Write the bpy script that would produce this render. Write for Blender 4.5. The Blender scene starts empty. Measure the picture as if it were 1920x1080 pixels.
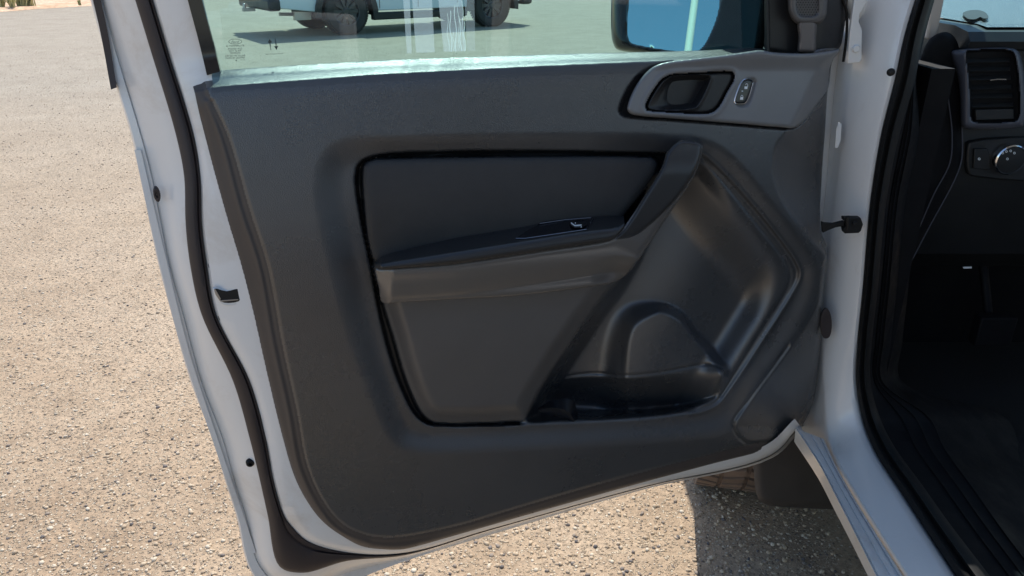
import bpy, bmesh, math, random
import numpy as np
from mathutils import Vector
random.seed(7); rng = np.random.default_rng(11)
R = math.radians
scn = bpy.context.scene
C = scn.collection

# ------------------------------------------------------------------ camera, sky, sun
PITCH, CAMH, FPX = 23.7, 1.42, 1440.0
cam_d = bpy.data.cameras.new('camera'); cam = bpy.data.objects.new('camera', cam_d); C.objects.link(cam)
cam.location = (0, 0, CAMH); cam.rotation_euler = (R(90 - PITCH), 0, 0)
cam_d.sensor_width = 36; cam_d.lens = FPX / 1920 * 36; cam_d.clip_start = 0.02; cam_d.clip_end = 2000
scn.camera = cam
SUN_EL, SUN_AZ = 55.0, 7.0           # azimuth measured from +Y towards +X
w = bpy.data.worlds.new('World'); scn.world = w; w.use_nodes = True
nt = w.node_tree; nt.nodes.clear()
sky = nt.nodes.new('ShaderNodeTexSky'); sky.sky_type = 'NISHITA'; sky.sun_disc = False
sky.sun_elevation = R(SUN_EL); sky.sun_rotation = R(SUN_AZ); sky.dust_density = 0.6; sky.air_density = 1.0; sky.ozone_density = 1.5
bg = nt.nodes.new('ShaderNodeBackground'); bg.inputs['Strength'].default_value = 0.15
out = nt.nodes.new('ShaderNodeOutputWorld')
nt.links.new(sky.outputs[0], bg.inputs[0]); nt.links.new(bg.outputs[0], out.inputs[0])
sd_ = bpy.data.lights.new('sun', 'SUN'); sd_.energy = 4.0; sd_.angle = R(0.55); sd_.color = (1.0, 0.95, 0.87)
sun = bpy.data.objects.new('sun', sd_); C.objects.link(sun)
sv = Vector((math.sin(R(SUN_AZ)) * math.cos(R(SUN_EL)), math.cos(R(SUN_AZ)) * math.cos(R(SUN_EL)), math.sin(R(SUN_EL))))
sun.rotation_euler = sv.to_track_quat('Z', 'Y').to_euler()
scn.view_settings.view_transform = 'Standard'; scn.view_settings.look = 'None'
scn.view_settings.exposure = 0.5; scn.view_settings.gamma = 1.0
scn.render.engine = 'CYCLES'
scn.cycles.transparent_max_bounces = 16

# ------------------------------------------------------------------ projection helpers
cp, sp = math.cos(R(PITCH)), math.sin(R(PITCH))
def ray(x, y):
    a = (np.asarray(x, float) - 960) / FPX; b = (540 - np.asarray(y, float)) / FPX
    return np.stack([a + 0 * b, cp + sp * b + 0 * a, -sp + cp * b + 0 * a], -1)
O = np.array([0, 0, CAMH])
def PX(x, y, X): r = ray(x, y); return O + r * (X / r[..., 0:1])
def PY(x, y, Y): r = ray(x, y); return O + r * (np.asarray(Y, float)[..., None] / r[..., 1:2])
def PZ(x, y, Z): r = ray(x, y); return O + r * ((Z - CAMH) / r[..., 2:3])
DN = np.array([0.375, -0.927, 0.0]); DN /= np.linalg.norm(DN); DD = 0.95
def warp(y): return -.026 * np.clip((600 - np.asarray(y, float)) / 450, 0, 1.1) ** 2 - .020 * np.clip((np.asarray(y, float) - 700) / 330, 0, 1) ** 2   # the door bellies out at mid height
def PD(x, y, w=0.0):                # point on the plane of the open door, offset w towards the cabin side
    r = ray(x, y); w = np.asarray(w, float) + 0 * np.asarray(x, float) + warp(y)
    return O + r * (-(DD - w) / (r @ DN))[..., None]

# ------------------------------------------------------------------ curves
def cr(pts, closed=False, per=8):
    P = np.array(pts, float); n = len(P); o = []
    rngk = range(n if closed else n - 1)
    for i in rngk:
        if closed: a, b, c, d = P[(i-1) % n], P[i], P[(i+1) % n], P[(i+2) % n]
        else: a, b, c, d = P[max(i-1, 0)], P[i], P[i+1], P[min(i+2, n-1)]
        l1, l2, l3 = [max(np.linalg.norm(q - p), 1e-6) ** .5 for p, q in ((a, b), (b, c), (c, d))]
        if i == 0 and not closed: l1 = l2
        if i == n - 2 and not closed: l3 = l2
        m1 = (b - a) / l1 - (c - a) / (l1 + l2) + (c - b) / l2 if l1 > 0 else 0
        m2 = (c - b) / l2 - (d - b) / (l2 + l3) + (d - c) / l3
        if i == 0 and not closed: m1 = (c - b) / l2
        if i == n - 2 and not closed: m2 = (c - b) / l2
        m1, m2 = m1 * l2, m2 * l2
        for k in range(per):
            t = k / per; t2, t3 = t * t, t * t * t
            o.append((2*t3 - 3*t2 + 1) * b + (t3 - 2*t2 + t) * m1 + (-2*t3 + 3*t2) * c + (t3 - t2) * m2)
    if not closed: o.append(P[-1])
    return np.array(o)
def sdf(pts, poly):                  # signed distance (positive inside) and closest point
    A = poly; B = np.roll(poly, -1, 0); AB = B - A; L = (AB ** 2).sum(1) + 1e-12
    sd = np.empty(len(pts)); cl = np.empty((len(pts), 2))
    for s in range(0, len(pts), 8000):
        p = pts[s:s+8000, None, :]
        t = np.clip(((p - A) * AB).sum(-1) / L, 0, 1)
        q = A + t[..., None] * AB; d2 = ((p - q) ** 2).sum(-1); k = d2.argmin(1)
        cl[s:s+8000] = q[np.arange(len(k)), k]; d = np.sqrt(d2[np.arange(len(k)), k])
        py = p[..., 1]; cond = (A[:, 1] > py) != (B[:, 1] > py)
        xi = A[:, 0] + (py - A[:, 1]) / np.where(AB[:, 1] == 0, 1e-9, AB[:, 1]) * AB[:, 0]
        ins = ((cond & (p[..., 0] < xi)).sum(1) % 2) == 1
        sd[s:s+8000] = np.where(ins, d, -d)
    return sd, cl
def dline(pts, line):
    A = line[:-1]; B = line[1:]; AB = B - A; L = (AB ** 2).sum(1) + 1e-12; o = np.empty(len(pts))
    for s in range(0, len(pts), 8000):
        p = pts[s:s+8000, None, :]; t = np.clip(((p - A) * AB).sum(-1) / L, 0, 1)
        o[s:s+8000] = np.sqrt((((p - (A + t[..., None] * AB)) ** 2).sum(-1)).min(1))
    return o
def sm(a, b, x): t = np.clip((x - a) / (b - a), 0, 1); return t * t * (3 - 2 * t)
def rnd(sd, r): t = np.clip(sd / r, 0, 1); return np.sqrt(np.maximum(0, 1 - (1 - t) ** 2))

# ------------------------------------------------------------------ objects
def tag(o, label=None, cat=None, group=None, kind=None):
    if label: o['label'] = label
    if cat: o['category'] = cat
    if group: o['group'] = group
    if kind: o['kind'] = kind
    return o
def empty(name, loc=(0, 0, 0), rz=0, parent=None):
    o = bpy.data.objects.new(name, None); C.objects.link(o); o.location = loc; o.rotation_euler = (0, 0, rz)
    o.empty_display_size = .1
    if parent: o.parent = parent
    return o
def mesh(name, verts, faces, mats, parent=None, midx=None, sharp=35, smooth=True, weld=0):
    me = bpy.data.meshes.new(name)
    me.from_pydata([tuple(map(float, v)) for v in verts], [], [tuple(map(int, f)) for f in faces])
    if not isinstance(mats, (list, tuple)): mats = [mats]
    for m in mats: me.materials.append(m)
    if midx is not None: me.polygons.foreach_set('material_index', np.asarray(midx, np.int32))
    bm = bmesh.new(); bm.from_mesh(me)
    if weld: bmesh.ops.remove_doubles(bm, verts=bm.verts, dist=weld)
    bmesh.ops.dissolve_degenerate(bm, edges=bm.edges, dist=1e-7)
    bmesh.ops.recalc_face_normals(bm, faces=bm.faces)
    bm.to_mesh(me); bm.free()
    if smooth:
        me.polygons.foreach_set('use_smooth', [True] * len(me.polygons))
        me.set_sharp_from_angle(angle=R(sharp))
    me.update()
    o = bpy.data.objects.new(name, me); C.objects.link(o)
    if parent: o.parent = parent
    return o
class MB:                            # collects simple solids into ONE mesh
    def __init__(s): s.v = []; s.f = []; s.m = []
    def add(s, V, F, m=0):
        k = len(s.v); s.v += [tuple(v) for v in V]; s.f += [tuple(i + k for i in f) for f in F]; s.m += [m] * len(F)
    def box(s, x0, x1, y0, y1, z0, z1, m=0):
        V = [(x, y, z) for x in (x0, x1) for y in (y0, y1) for z in (z0, z1)]
        s.add(V, [(0,1,3,2),(4,6,7,5),(0,4,5,1),(2,3,7,6),(0,2,6,4),(1,5,7,3)], m)
    def loft(s, rails, closed=False, caps=False, m=0):
        n = len(rails[0]); V = [p for r in rails for p in r]; F = []
        for j in range(len(rails) - 1):
            for i in range(n - (0 if closed else 1)):
                F.append((j*n+i, j*n+(i+1) % n, (j+1)*n+(i+1) % n, (j+1)*n+i))
        if caps: F += [tuple(range(n)), tuple(range((len(rails)-1)*n, len(rails)*n))[::-1]]
        s.add(V, F, m)
    def tube(s, path, r, n=8, m=0, caps=True):
        path = np.array(path, float); r = np.ones(len(path)) * r; rings = []; prev = None
        for i in range(len(path)):
            t = path[min(i+1, len(path)-1)] - path[max(i-1, 0)]; t /= np.linalg.norm(t) + 1e-9
            if prev is None: prev = np.cross(t, (0.3, 0.2, 0.9)); 
            u = prev - t * prev.dot(t); u /= np.linalg.norm(u) + 1e-9; prev = u; v = np.cross(t, u)
            rings.append([path[i] + r[i] * (math.cos(a) * u + math.sin(a) * v) for a in np.arange(n) * 2 * math.pi / n])
        s.loft(rings, closed=True, caps=caps, m=m)
    def lathe(s, prof, origin, axis, n=32, m=0, up=(0, 0, 1)):     # prof: (radius, distance along the axis)
        o = np.array(origin, float); a = np.array(axis, float); a /= np.linalg.norm(a)
        u = np.cross(a, up); u /= np.linalg.norm(u); v = np.cross(u, a)
        s.loft([[o + a * d + r * (math.cos(t) * u + math.sin(t) * v) for t in np.arange(n) * 2 * math.pi / n] for r, d in prof], closed=True, m=m)
    def prism(s, pts, off, m=0):    # planar outline in 3-D pushed along the vector off
        P = [np.array(p, float) for p in pts]; off = np.array(off, float); n = len(P)
        s.add(P + [p + off for p in P], [tuple(range(n)), tuple(range(n, 2*n))[::-1]] + [(i, (i+1) % n, n+(i+1) % n, n+i) for i in range(n)], m)
    def build(s, name, mats, parent=None, sharp=35, smooth=True, bevel=0, seg=2, weld=0):
        o = mesh(name, s.v, s.f, mats, parent, s.m, sharp, smooth, weld)
        if bevel:
            b = o.modifiers.new('bevel', 'BEVEL'); b.width = bevel; b.segments = seg; b.limit_method = 'ANGLE'; b.angle_limit = R(40)
        return o
def patch(name, outline, wfn, mats, parent, step=3.0, skirt=0.02, proj=PD, matfn=None, sharp=50):
    poly = np.array(outline, float)
    xs = np.arange(poly[:, 0].min() - step, poly[:, 0].max() + 2*step, step); ys = np.arange(poly[:, 1].min() - step, poly[:, 1].max() + 2*step, step)
    X, Y = np.meshgrid(xs, ys); nx = len(xs); pts = np.stack([X.ravel(), Y.ravel()], 1)
    sd, cl = sdf(pts, poly)
    near = np.abs(sd) < .6 * step; pts[near] = cl[near]; ok = (sd > 0) | near; sd = np.where(near, 0, sd)
    idx = np.arange(len(pts)).reshape(X.shape)
    q = np.stack([idx[:-1, :-1], idx[:-1, 1:], idx[1:, 1:], idx[1:, :-1]], -1).reshape(-1, 4); k = ok[q]; c = k.sum(1)
    F = [tuple(f) for f in q[c == 4]] + [tuple(f[m]) for f, m in zip(q[c == 3], k[c == 3])]
    used = np.zeros(len(pts), bool); 
    for f in F: used[list(f)] = True
    mp = np.cumsum(used) - 1; F = [tuple(mp[list(f)]) for f in F]; pts = pts[used]; sd = sd[used]
    W = wfn(pts, sd); V = proj(pts[:, 0], pts[:, 1], W)
    mi = None
    if matfn is not None:
        cen = np.array([pts[list(f)].mean(0) for f in F]); mi = list(matfn(cen))
    if skirt:
        cnt = {}
        for f in F:
            for a, b in zip(f, f[1:] + f[:1]): cnt[(min(a, b), max(a, b))] = cnt.get((min(a, b), max(a, b)), 0) + 1
        be = [e for e, n_ in cnt.items() if n_ == 1]; bv = sorted({i for e in be for i in e}); m2 = {b: len(V) + i for i, b in enumerate(bv)}
        V = np.vstack([V, proj(pts[bv, 0], pts[bv, 1], W[bv] - skirt)])
        F += [(a, b, m2[b], m2[a]) for a, b in be]
        if mi is not None: mi += [mi[0]] * len(be)
    return mesh(name, V, F, mats, parent, mi, sharp)

# ------------------------------------------------------------------ materials
def mat(name, col, rough=.5, metal=0, spec=.5, coat=0, bump=None, var=None, subs=None):
    m = bpy.data.materials.new(name); m.use_nodes = True; nt = m.node_tree; b = nt.nodes['Principled BSDF']
    b.inputs['Base Color'].default_value = (*col, 1); b.inputs['Roughness'].default_value = rough; b.inputs['Metallic'].default_value = metal
    b.inputs['Specular IOR Level'].default_value = spec; b.inputs['Coat Weight'].default_value = coat; b.inputs['Coat Roughness'].default_value = .06
    g = nt.nodes.new('ShaderNodeNewGeometry')
    if var:                          # (scale, amount) soft mottling; rough varies too
        n = nt.nodes.new('ShaderNodeTexNoise'); n.inputs['Scale'].default_value = var[0]; n.inputs['Detail'].default_value = 6; n.inputs['Roughness'].default_value = .65
        nt.links.new(g.outputs['Position'], n.inputs['Vector'])
        mx = nt.nodes.new('ShaderNodeMapRange'); mx.inputs[1].default_value = .3; mx.inputs[2].default_value = .7; mx.inputs[3].default_value = 1 - var[1]; mx.inputs[4].default_value = 1 + var[1]
        nt.links.new(n.outputs[0], mx.inputs[0])
        v = nt.nodes.new('ShaderNodeVectorMath'); v.operation = 'SCALE'; v.inputs[0].default_value = col; nt.links.new(mx.outputs[0], v.inputs['Scale']); nt.links.new(v.outputs[0], b.inputs['Base Color'])
        mr = nt.nodes.new('ShaderNodeMath'); mr.operation = 'MULTIPLY'; mr.inputs[1].default_value = rough; nt.links.new(mx.outputs[0], mr.inputs[0]); nt.links.new(mr.outputs[0], b.inputs['Roughness'])
    if bump:                         # (scale, strength, distance)
        n = nt.nodes.new('ShaderNodeTexVoronoi'); n.inputs['Scale'].default_value = bump[0]; n.feature = 'SMOOTH_F1'
        nt.links.new(g.outputs['Position'], n.inputs['Vector'])
        bp = nt.nodes.new('ShaderNodeBump'); bp.inputs['Strength'].default_value = bump[1]; bp.inputs['Distance'].default_value = bump[2]
        nt.links.new(n.outputs[0], bp.inputs['Height']); nt.links.new(bp.outputs[0], b.inputs['Normal'])
    return m
def glassmat(name, tint, refl=.9, ior=1.5):
    m = bpy.data.materials.new(name); m.use_nodes = True; nt = m.node_tree; nt.nodes.clear()
    t = nt.nodes.new('ShaderNodeBsdfTransparent'); t.inputs[0].default_value = (*tint, 1)
    g = nt.nodes.new('ShaderNodeBsdfGlossy'); g.inputs['Roughness'].default_value = .0; g.inputs[0].default_value = (refl, refl, refl, 1)
    # two-sided Schlick reflectance (a thin pane reflects the same from both sides)
    ge = nt.nodes.new('ShaderNodeNewGeometry'); dt = nt.nodes.new('ShaderNodeVectorMath'); dt.operation = 'DOT_PRODUCT'
    nt.links.new(ge.outputs['Incoming'], dt.inputs[0]); nt.links.new(ge.outputs['Normal'], dt.inputs[1])
    def mth(op, a, b_=None):
        q_ = nt.nodes.new('ShaderNodeMath'); q_.operation = op
        for i_, v_ in enumerate((a, b_)):
            if v_ is None: continue
            if isinstance(v_, (int, float)): q_.inputs[i_].default_value = v_
            else: nt.links.new(v_, q_.inputs[i_])
        return q_.outputs[0]
    om = mth('SUBTRACT', 1.0, mth('ABSOLUTE', dt.outputs['Value'])); f = mth('ADD', mth('MULTIPLY', mth('POWER', om, 5.0), .92), .06)
    x = nt.nodes.new('ShaderNodeMixShader'); o = nt.nodes.new('ShaderNodeOutputMaterial')
    nt.links.new(f, x.inputs[0]); nt.links.new(t.outputs[0], x.inputs[1]); nt.links.new(g.outputs[0], x.inputs[2]); nt.links.new(x.outputs[0], o.inputs[0])
    return m
def refl_mat(name, alpha, col=(.85, .85, .88)):
    m = bpy.data.materials.new(name); m.use_nodes = True; nt = m.node_tree; nt.nodes.clear()
    t = nt.nodes.new('ShaderNodeBsdfTransparent'); d = nt.nodes.new('ShaderNodeBsdfTranslucent'); d.inputs[0].default_value = (*col, 1)
    x = nt.nodes.new('ShaderNodeMixShader'); x.inputs[0].default_value = alpha; o = nt.nodes.new('ShaderNodeOutputMaterial')
    nt.links.new(t.outputs[0], x.inputs[1]); nt.links.new(d.outputs[0], x.inputs[2]); nt.links.new(x.outputs[0], o.inputs[0])
    return m
M = dict(
    trim=mat('trim_plastic', (.041, .042, .044), .28, spec=1.05, bump=(1100, .5, .0006), var=(6, .15)),
    trim_dark=mat('black_plastic', (.012, .012, .013), .42, bump=(1500, .2, .0004)),
    satin=mat('satin_grey_plastic', (.17, .172, .178), .34, var=(14, .05)),
    shellarm=mat('armrest_plastic', (.105, .097, .090), .25, spec=.9, bump=(1500, .1, .0003)),
    pad=mat('padded_vinyl', (.024, .0235, .024), .34, bump=(1300, .25, .0004)),
    fabric=mat('woven_cloth', (.052, .049, .046), .8, spec=.25, bump=(900, .5, .0008), var=(30, .1)),
    gloss=mat('gloss_black', (.008, .009, .012), .16),
    rubber=mat('rubber', (.030, .022, .022), .55, var=(20, .12)),
    rubber_black=mat('black_rubber', (.008, .008, .008), .6, spec=.3, var=(20, .1)),
    brown=mat('flange_plastic', (.055, .046, .042), .5, bump=(1500, .15, .0004), var=(12, .08)),
    white=mat('white_paint', (.70, .70, .685), .28, coat=.5, var=(5, .02)),
    chrome=mat('chrome', (.75, .77, .8), .12, metal=1),
    satinmetal=mat('satin_metal', (.30, .31, .33), .35, metal=1),
    steel=mat('steel', (.35, .34, .33), .4, metal=1),
    hole=mat('dark_hole', (.004, .004, .004), .7),
    icon=mat('white_ink', (.75, .78, .8), .5),
    ink=mat('black_ink', (.015, .018, .02), .6),
    dash=mat('dash_plastic', (.012, .013, .014), .5, bump=(1300, .25, .0005), var=(10, .1)),
    dashlight=mat('vent_frame_plastic', (.075, .08, .1), .4),
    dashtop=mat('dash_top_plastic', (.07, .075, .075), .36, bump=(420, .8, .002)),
    lower=mat('lower_insert_plastic', (.088, .082, .077), .40, bump=(1300, .3, .0004), var=(8, .08)),
    belt=mat('belt_grain_plastic', (.05, .052, .054), .30, spec=.72, bump=(1500, .35, .0007)),
    beige=mat('pillar_trim', (.42, .38, .34), .7, bump=(1500, .2, .0003)),
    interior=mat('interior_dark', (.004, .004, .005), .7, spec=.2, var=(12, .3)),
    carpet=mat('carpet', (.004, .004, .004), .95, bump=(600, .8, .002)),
    tyre=mat('tyre_rubber', (.03, .028, .026), .75, var=(14, .25), bump=(300, .3, .001)),
    dusty_tyre=mat('dusty_tyre_rubber', (.14, .10, .076), .85, var=(14, .3)),
    dirt=mat('flap_rubber', (.035, .030, .027), .7, var=(7, .35)),
    rim=mat('dark_alloy', (.06, .06, .065), .35, metal=.6),
    silver=mat('truck_paint', (.62, .68, .72), .3, coat=.5),
    pole=mat('pole_paint', (.8, .72, .66), .5),
    mirror=mat('mirror_silver', (.92, .95, .96), .0, metal=1),
    glass=glassmat('door_glass', (.53, .81, .77)),
    wind=glassmat('windscreen_glass', (.55, .86, .90)),
    film=refl_mat('film', .27, (.92, .80, .90)), refl_strip2=refl_mat('refl_strip_faint', .14, (.92, .8, .9)),  # see-through pale tints for the painted reflection on the door glass
    amber=mat('amber_lens', (.6, .2, .02), .2), red=mat('red_lens', (.35, .01, .01), .2),
)

_m = M['white']; _t = _m.node_tree; _b = _t.nodes['Principled BSDF']; _g = _t.nodes.new('ShaderNodeNewGeometry')
_n = _t.nodes.new('ShaderNodeTexNoise'); _n.inputs['Scale'].default_value = 7; _n.inputs['Detail'].default_value = 8; _n.inputs['Roughness'].default_value = .7; _n.inputs['Distortion'].default_value = .6
_r = _t.nodes.new('ShaderNodeValToRGB'); _r.color_ramp.elements[0].position = .54; _r.color_ramp.elements[0].color = (0, 0, 0, 1); _r.color_ramp.elements[1].position = .80; _r.color_ramp.elements[1].color = (.55, .55, .55, 1)
_x = _t.nodes.new('ShaderNodeMix'); _x.data_type = 'RGBA'; _x.inputs[7].default_value = (.42, .34, .25, 1)
_src = _b.inputs['Base Color'].links[0].from_socket
_t.links.new(_g.outputs['Position'], _n.inputs['Vector']); _t.links.new(_n.outputs[0], _r.inputs[0]); _t.links.new(_r.outputs[0], _x.inputs[0]); _t.links.new(_src, _x.inputs[6]); _t.links.new(_x.outputs[2], _b.inputs['Base Color'])

# ------------------------------------------------------------------ ground
def ground_mat(name, cols, fine, stone_mix, far):
    m = bpy.data.materials.new(name); m.use_nodes = True; nt = m.node_tree; b = nt.nodes['Principled BSDF']; L = nt.links.new
    b.inputs['Roughness'].default_value = .9; b.inputs['Specular IOR Level'].default_value = .2
    g = nt.nodes.new('ShaderNodeNewGeometry')
    def noise(s, d=6, r=.6):
        n = nt.nodes.new('ShaderNodeTexNoise'); n.inputs['Scale'].default_value = s; n.inputs['Detail'].default_value = d; n.inputs['Roughness'].default_value = r
        L(g.outputs['Position'], n.inputs['Vector']); return n.outputs[0]
    def ramp(src, stops):
        r = nt.nodes.new('ShaderNodeValToRGB'); e = r.color_ramp.elements
        while len(e) < len(stops): e.new(.5)
        for k, (p, c) in enumerate(stops): e[k].position = p; e[k].color = (*c, 1) if len(c) == 3 else c
        L(src, r.inputs[0]); return r.outputs[0]
    def mix(f, a, b_, mode='MIX'):
        x = nt.nodes.new('ShaderNodeMix'); x.data_type = 'RGBA'; x.blend_type = mode
        if isinstance(f, (int, float)): x.inputs[0].default_value = f
        else: L(f, x.inputs[0])
        L(a, x.inputs[6]); L(b_, x.inputs[7]); return x.outputs[2]
    base = ramp(noise(.9, 8, .62), [(.3, cols[0]), (.5, cols[1]), (.72, cols[2])])
    fn = ramp(noise(fine, 9, .75), [(.25, (.50, .50, .50)), (.5, (.97, .97, .97)), (.75, (1.42, 1.40, 1.36))])
    c = mix(1.0, base, fn, 'MULTIPLY')
    c = mix(1.0, c, ramp(noise(5.5, 7, .7), [(.28, (.80, .78, .76)), (.5, (1, 1, 1)), (.74, (1.12, 1.12, 1.10))]), 'MULTIPLY')
    v = nt.nodes.new('ShaderNodeTexVoronoi'); v.inputs['Scale'].default_value = 150; v.inputs['Randomness'].default_value = 1; L(g.outputs['Position'], v.inputs['Vector'])
    hs = nt.nodes.new('ShaderNodeSeparateColor'); L(v.outputs['Color'], hs.inputs[0])
    stc = ramp(hs.outputs[0], [(0, (.20, .165, .13)), (.2, (.34, .26, .18)), (.5, (.46, .36, .25)), (.8, (.56, .46, .33)), (1, (.70, .62, .49))])
    edge = ramp(v.outputs['Distance'], [(.0, (1, 1, 1)), (.42, (1, 1, 1)), (.62, (0, 0, 0))])
    sel = nt.nodes.new('ShaderNodeMath'); sel.operation = 'GREATER_THAN'; L(hs.outputs[1], sel.inputs[0]); sel.inputs[1].default_value = 1 - stone_mix
    mm = nt.nodes.new('ShaderNodeMath'); mm.operation = 'MULTIPLY'; L(edge, mm.inputs[0]); L(sel.outputs[0], mm.inputs[1])
    c = mix(mm.outputs[0], c, stc)
    # far part of the lot reads greyer
    sx = nt.nodes.new('ShaderNodeSeparateXYZ'); L(g.outputs['Position'], sx.inputs[0])
    mr = nt.nodes.new('ShaderNodeMapRange'); L(sx.outputs[1], mr.inputs[0]); mr.inputs[1].default_value = 2.5; mr.inputs[2].default_value = 9
    if far:
        fc = ramp(noise(2.2, 6, .7), [(.3, far[0]), (.7, far[1])]); k = nt.nodes.new('ShaderNodeMath'); k.operation = 'MULTIPLY'; k.inputs[1].default_value = .75; L(mr.outputs[0], k.inputs[0]); c = mix(k.outputs[0], c, mix(1.0, fc, fn, 'MULTIPLY'))
    L(c, b.inputs['Base Color'])
    bp = nt.nodes.new('ShaderNodeBump'); bp.inputs['Strength'].default_value = .9; bp.inputs['Distance'].default_value = .006
    ad = nt.nodes.new('ShaderNodeMath'); ad.operation = 'ADD'; L(noise(fine * 1.5, 9, .8), ad.inputs[0]); L(mm.outputs[0], ad.inputs[1]); L(ad.outputs[0], bp.inputs['Height']); L(bp.outputs[0], b.inputs['Normal'])
    return m
gm = ground_mat('gravel_lot', [(.385, .275, .18), (.46, .345, .237), (.53, .415, .30)], 60, .38, [(.34, .305, .25), (.44, .40, .33)])
sm_ = ground_mat('orange_sand', [(.55, .34, .20), (.66, .45, .30), (.72, .55, .40)], 12, .08, None)
g = MB(); g.add([(-600, -600, 0), (600, -600, 0), (600, 900, 0), (-600, 900, 0)], [(0, 1, 2, 3)])
tag(g.build('gravel_ground', gm, smooth=False), kind='structure')
e0, e1 = PZ(0, 23, 0), PZ(175, 11, 0); ed = (e1 - e0) / np.linalg.norm(e1 - e0)
V = []; n = 160; rows = [0, .25, .7, 1.6, 3, 6, 12, 30, 90, 300]
for i in range(n + 1):
    s = -40 + i * 1.0; p0 = e0 + ed * s * 1.0; wob = .18 * math.sin(s * 1.3) + .12 * math.sin(s * 3.1)
    nrm = np.array([-ed[1], ed[0], 0])
    for j, r_ in enumerate(rows):
        q = p0 + nrm * (r_ + wob * (1 if j < 4 else 0)); hgt = .004 + (0 if j == 0 else .05 * (1 - math.exp(-r_)) + .04 * math.sin(s * .9 + j) * (1 if 0 < j < 7 else 0) + (0.02 if j > 0 else 0))
        V.append((q[0], q[1], max(.004, hgt)))
F = [(i*len(rows)+j, (i+1)*len(rows)+j, (i+1)*len(rows)+j+1, i*len(rows)+j+1) for i in range(n) for j in range(len(rows)-1)]
tag(mesh('sand_verge', V, F, sm_, smooth=True, sharp=80), kind='structure')
# loose stones (nobody could count them)
ico = bmesh.new(); bmesh.ops.create_icosphere(ico, subdivisions=1, radius=1); IV = np.array([v.co[:] for v in ico.verts]); IF = np.array([[v.index for v in f.verts] for f in ico.faces]); ico.free()
def stones(name, N, x0, x1, y0, y1, rmin, rmax, mt, label):
    dd = rng.random(N); Yp = y0 + (y1 - y0) * dd ** 1.9; u_ = rng.random(N); Xp = x0 - .72 * Yp + u_ * (.72 * Yp - x0 + x1 + .12 * Yp)
    r = rmin + (rmax - rmin) * rng.random(N) ** 6
    sc = np.stack([r * rng.uniform(.8, 1.4, N), r * rng.uniform(.7, 1.2, N), r * rng.uniform(.4, .85, N)], 1)
    a = rng.random(N) * 6.28; V = IV[None] * (1 + rng.uniform(-.22, .22, (N, len(IV), 1))) * sc[:, None]
    X = V[..., 0] * np.cos(a)[:, None] - V[..., 1] * np.sin(a)[:, None] + Xp[:, None]; Y = V[..., 0] * np.sin(a)[:, None] + V[..., 1] * np.cos(a)[:, None] + Yp[:, None]; Z = V[..., 2] + (sc[:, 2] * .25)[:, None]
    co = np.stack([X, Y, Z], -1).reshape(-1, 3); fa = (IF[None] + (np.arange(N) * len(IV))[:, None, None]).reshape(-1, 3)
    me = bpy.data.meshes.new(name); me.vertices.add(len(co)); me.vertices.foreach_set('co', co.ravel()); me.loops.add(fa.size); me.loops.foreach_set('vertex_index', fa.ravel())
    me.polygons.add(len(fa)); me.polygons.foreach_set('loop_start', np.arange(len(fa)) * 3); me.polygons.foreach_set('loop_total', np.full(len(fa), 3)); me.update(calc_edges=True); me.validate()
    me.materials.append(mt); o = bpy.data.objects.new(name, me); C.objects.link(o); return tag(o, label, 'gravel', kind='stuff')
stm = bpy.data.materials.new('stone'); stm.use_nodes = True; nt = stm.node_tree; b = nt.nodes['Principled BSDF']; b.inputs['Roughness'].default_value = .85
gi = nt.nodes.new('ShaderNodeNewGeometry'); rp = nt.nodes.new('ShaderNodeValToRGB'); e = rp.color_ramp.elements
for k, (p_, c_) in enumerate([(0, (.10, .09, .09)), (.06, (.20, .17, .15)), (.22, (.42, .32, .22)), (.7, (.50, .39, .27)), (1, (.60, .52, .41))]):
    if k > 1: e.new(.5)
for k, (p_, c_) in enumerate([(0, (.10, .09, .09)), (.06, (.20, .17, .15)), (.22, (.42, .32, .22)), (.7, (.50, .39, .27)), (1, (.60, .52, .41))]): e[k].position = p_; e[k].color = (*c_, 1)
nt.links.new(gi.outputs['Random Per Island'], rp.inputs[0]); nt.links.new(rp.outputs[0], b.inputs['Base Color'])
stones('loose_gravel', 130000, -.45, .65, 1.2, 13.0, .0013, .0068, stm, 'loose grey and tan stones scattered over the sandy lot')

# dry shrubs on the verge
gr1 = mat('dry_leaf', (.46, .44, .22), .8, var=(6, .3))
def shrub(x, y, h, n, label):
    p = PZ(x, y, 0.04); s = MB()
    for _ in range(n):
        a = random.uniform(0, 6.28); l = h * random.uniform(.5, 1.1); sp_ = random.uniform(.05, .6) * h
        b0 = p + np.array([random.gauss(0, .06 * h), random.gauss(0, .06 * h), 0]); d = np.array([math.cos(a), math.sin(a), 0]); t = np.array([-d[1], d[0], 0]) * .018
        m1 = b0 + d * sp_ * .4 + np.array([0, 0, l * .6]); m2 = b0 + d * sp_ + np.array([0, 0, l])
        s.add([b0 - t, b0 + t, m1 + t * .8, m1 - t * .8, m2], [(0, 1, 2, 3), (3, 2, 4)])
    return tag(s.build('dry_shrub', gr1, smooth=False), label, 'shrub', 'dry shrubs on the sand verge')
shrub(4, 15, .42, 90, 'pale green shrub at the far left edge of the sand verge')
shrub(24, 16, .40, 80, 'small low green tuft between two taller shrubs')
shrub(42, 12, .85, 170, 'tallest pale green shrub on the orange sand verge')
shrub(56, 11, .7, 120, 'yellowish shrub right beside the tallest one on the verge')
shrub(150, 10, .16, 40, 'tiny dark weed on the sand next to the door edge')

# light pole behind the photographer (seen in the door mirror)
POLE = empty('light_pole', (0, 0, 0)); tag(POLE, 'tall cream light pole reflected in the wing mirror', 'light pole')

exec_parts = True
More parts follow.
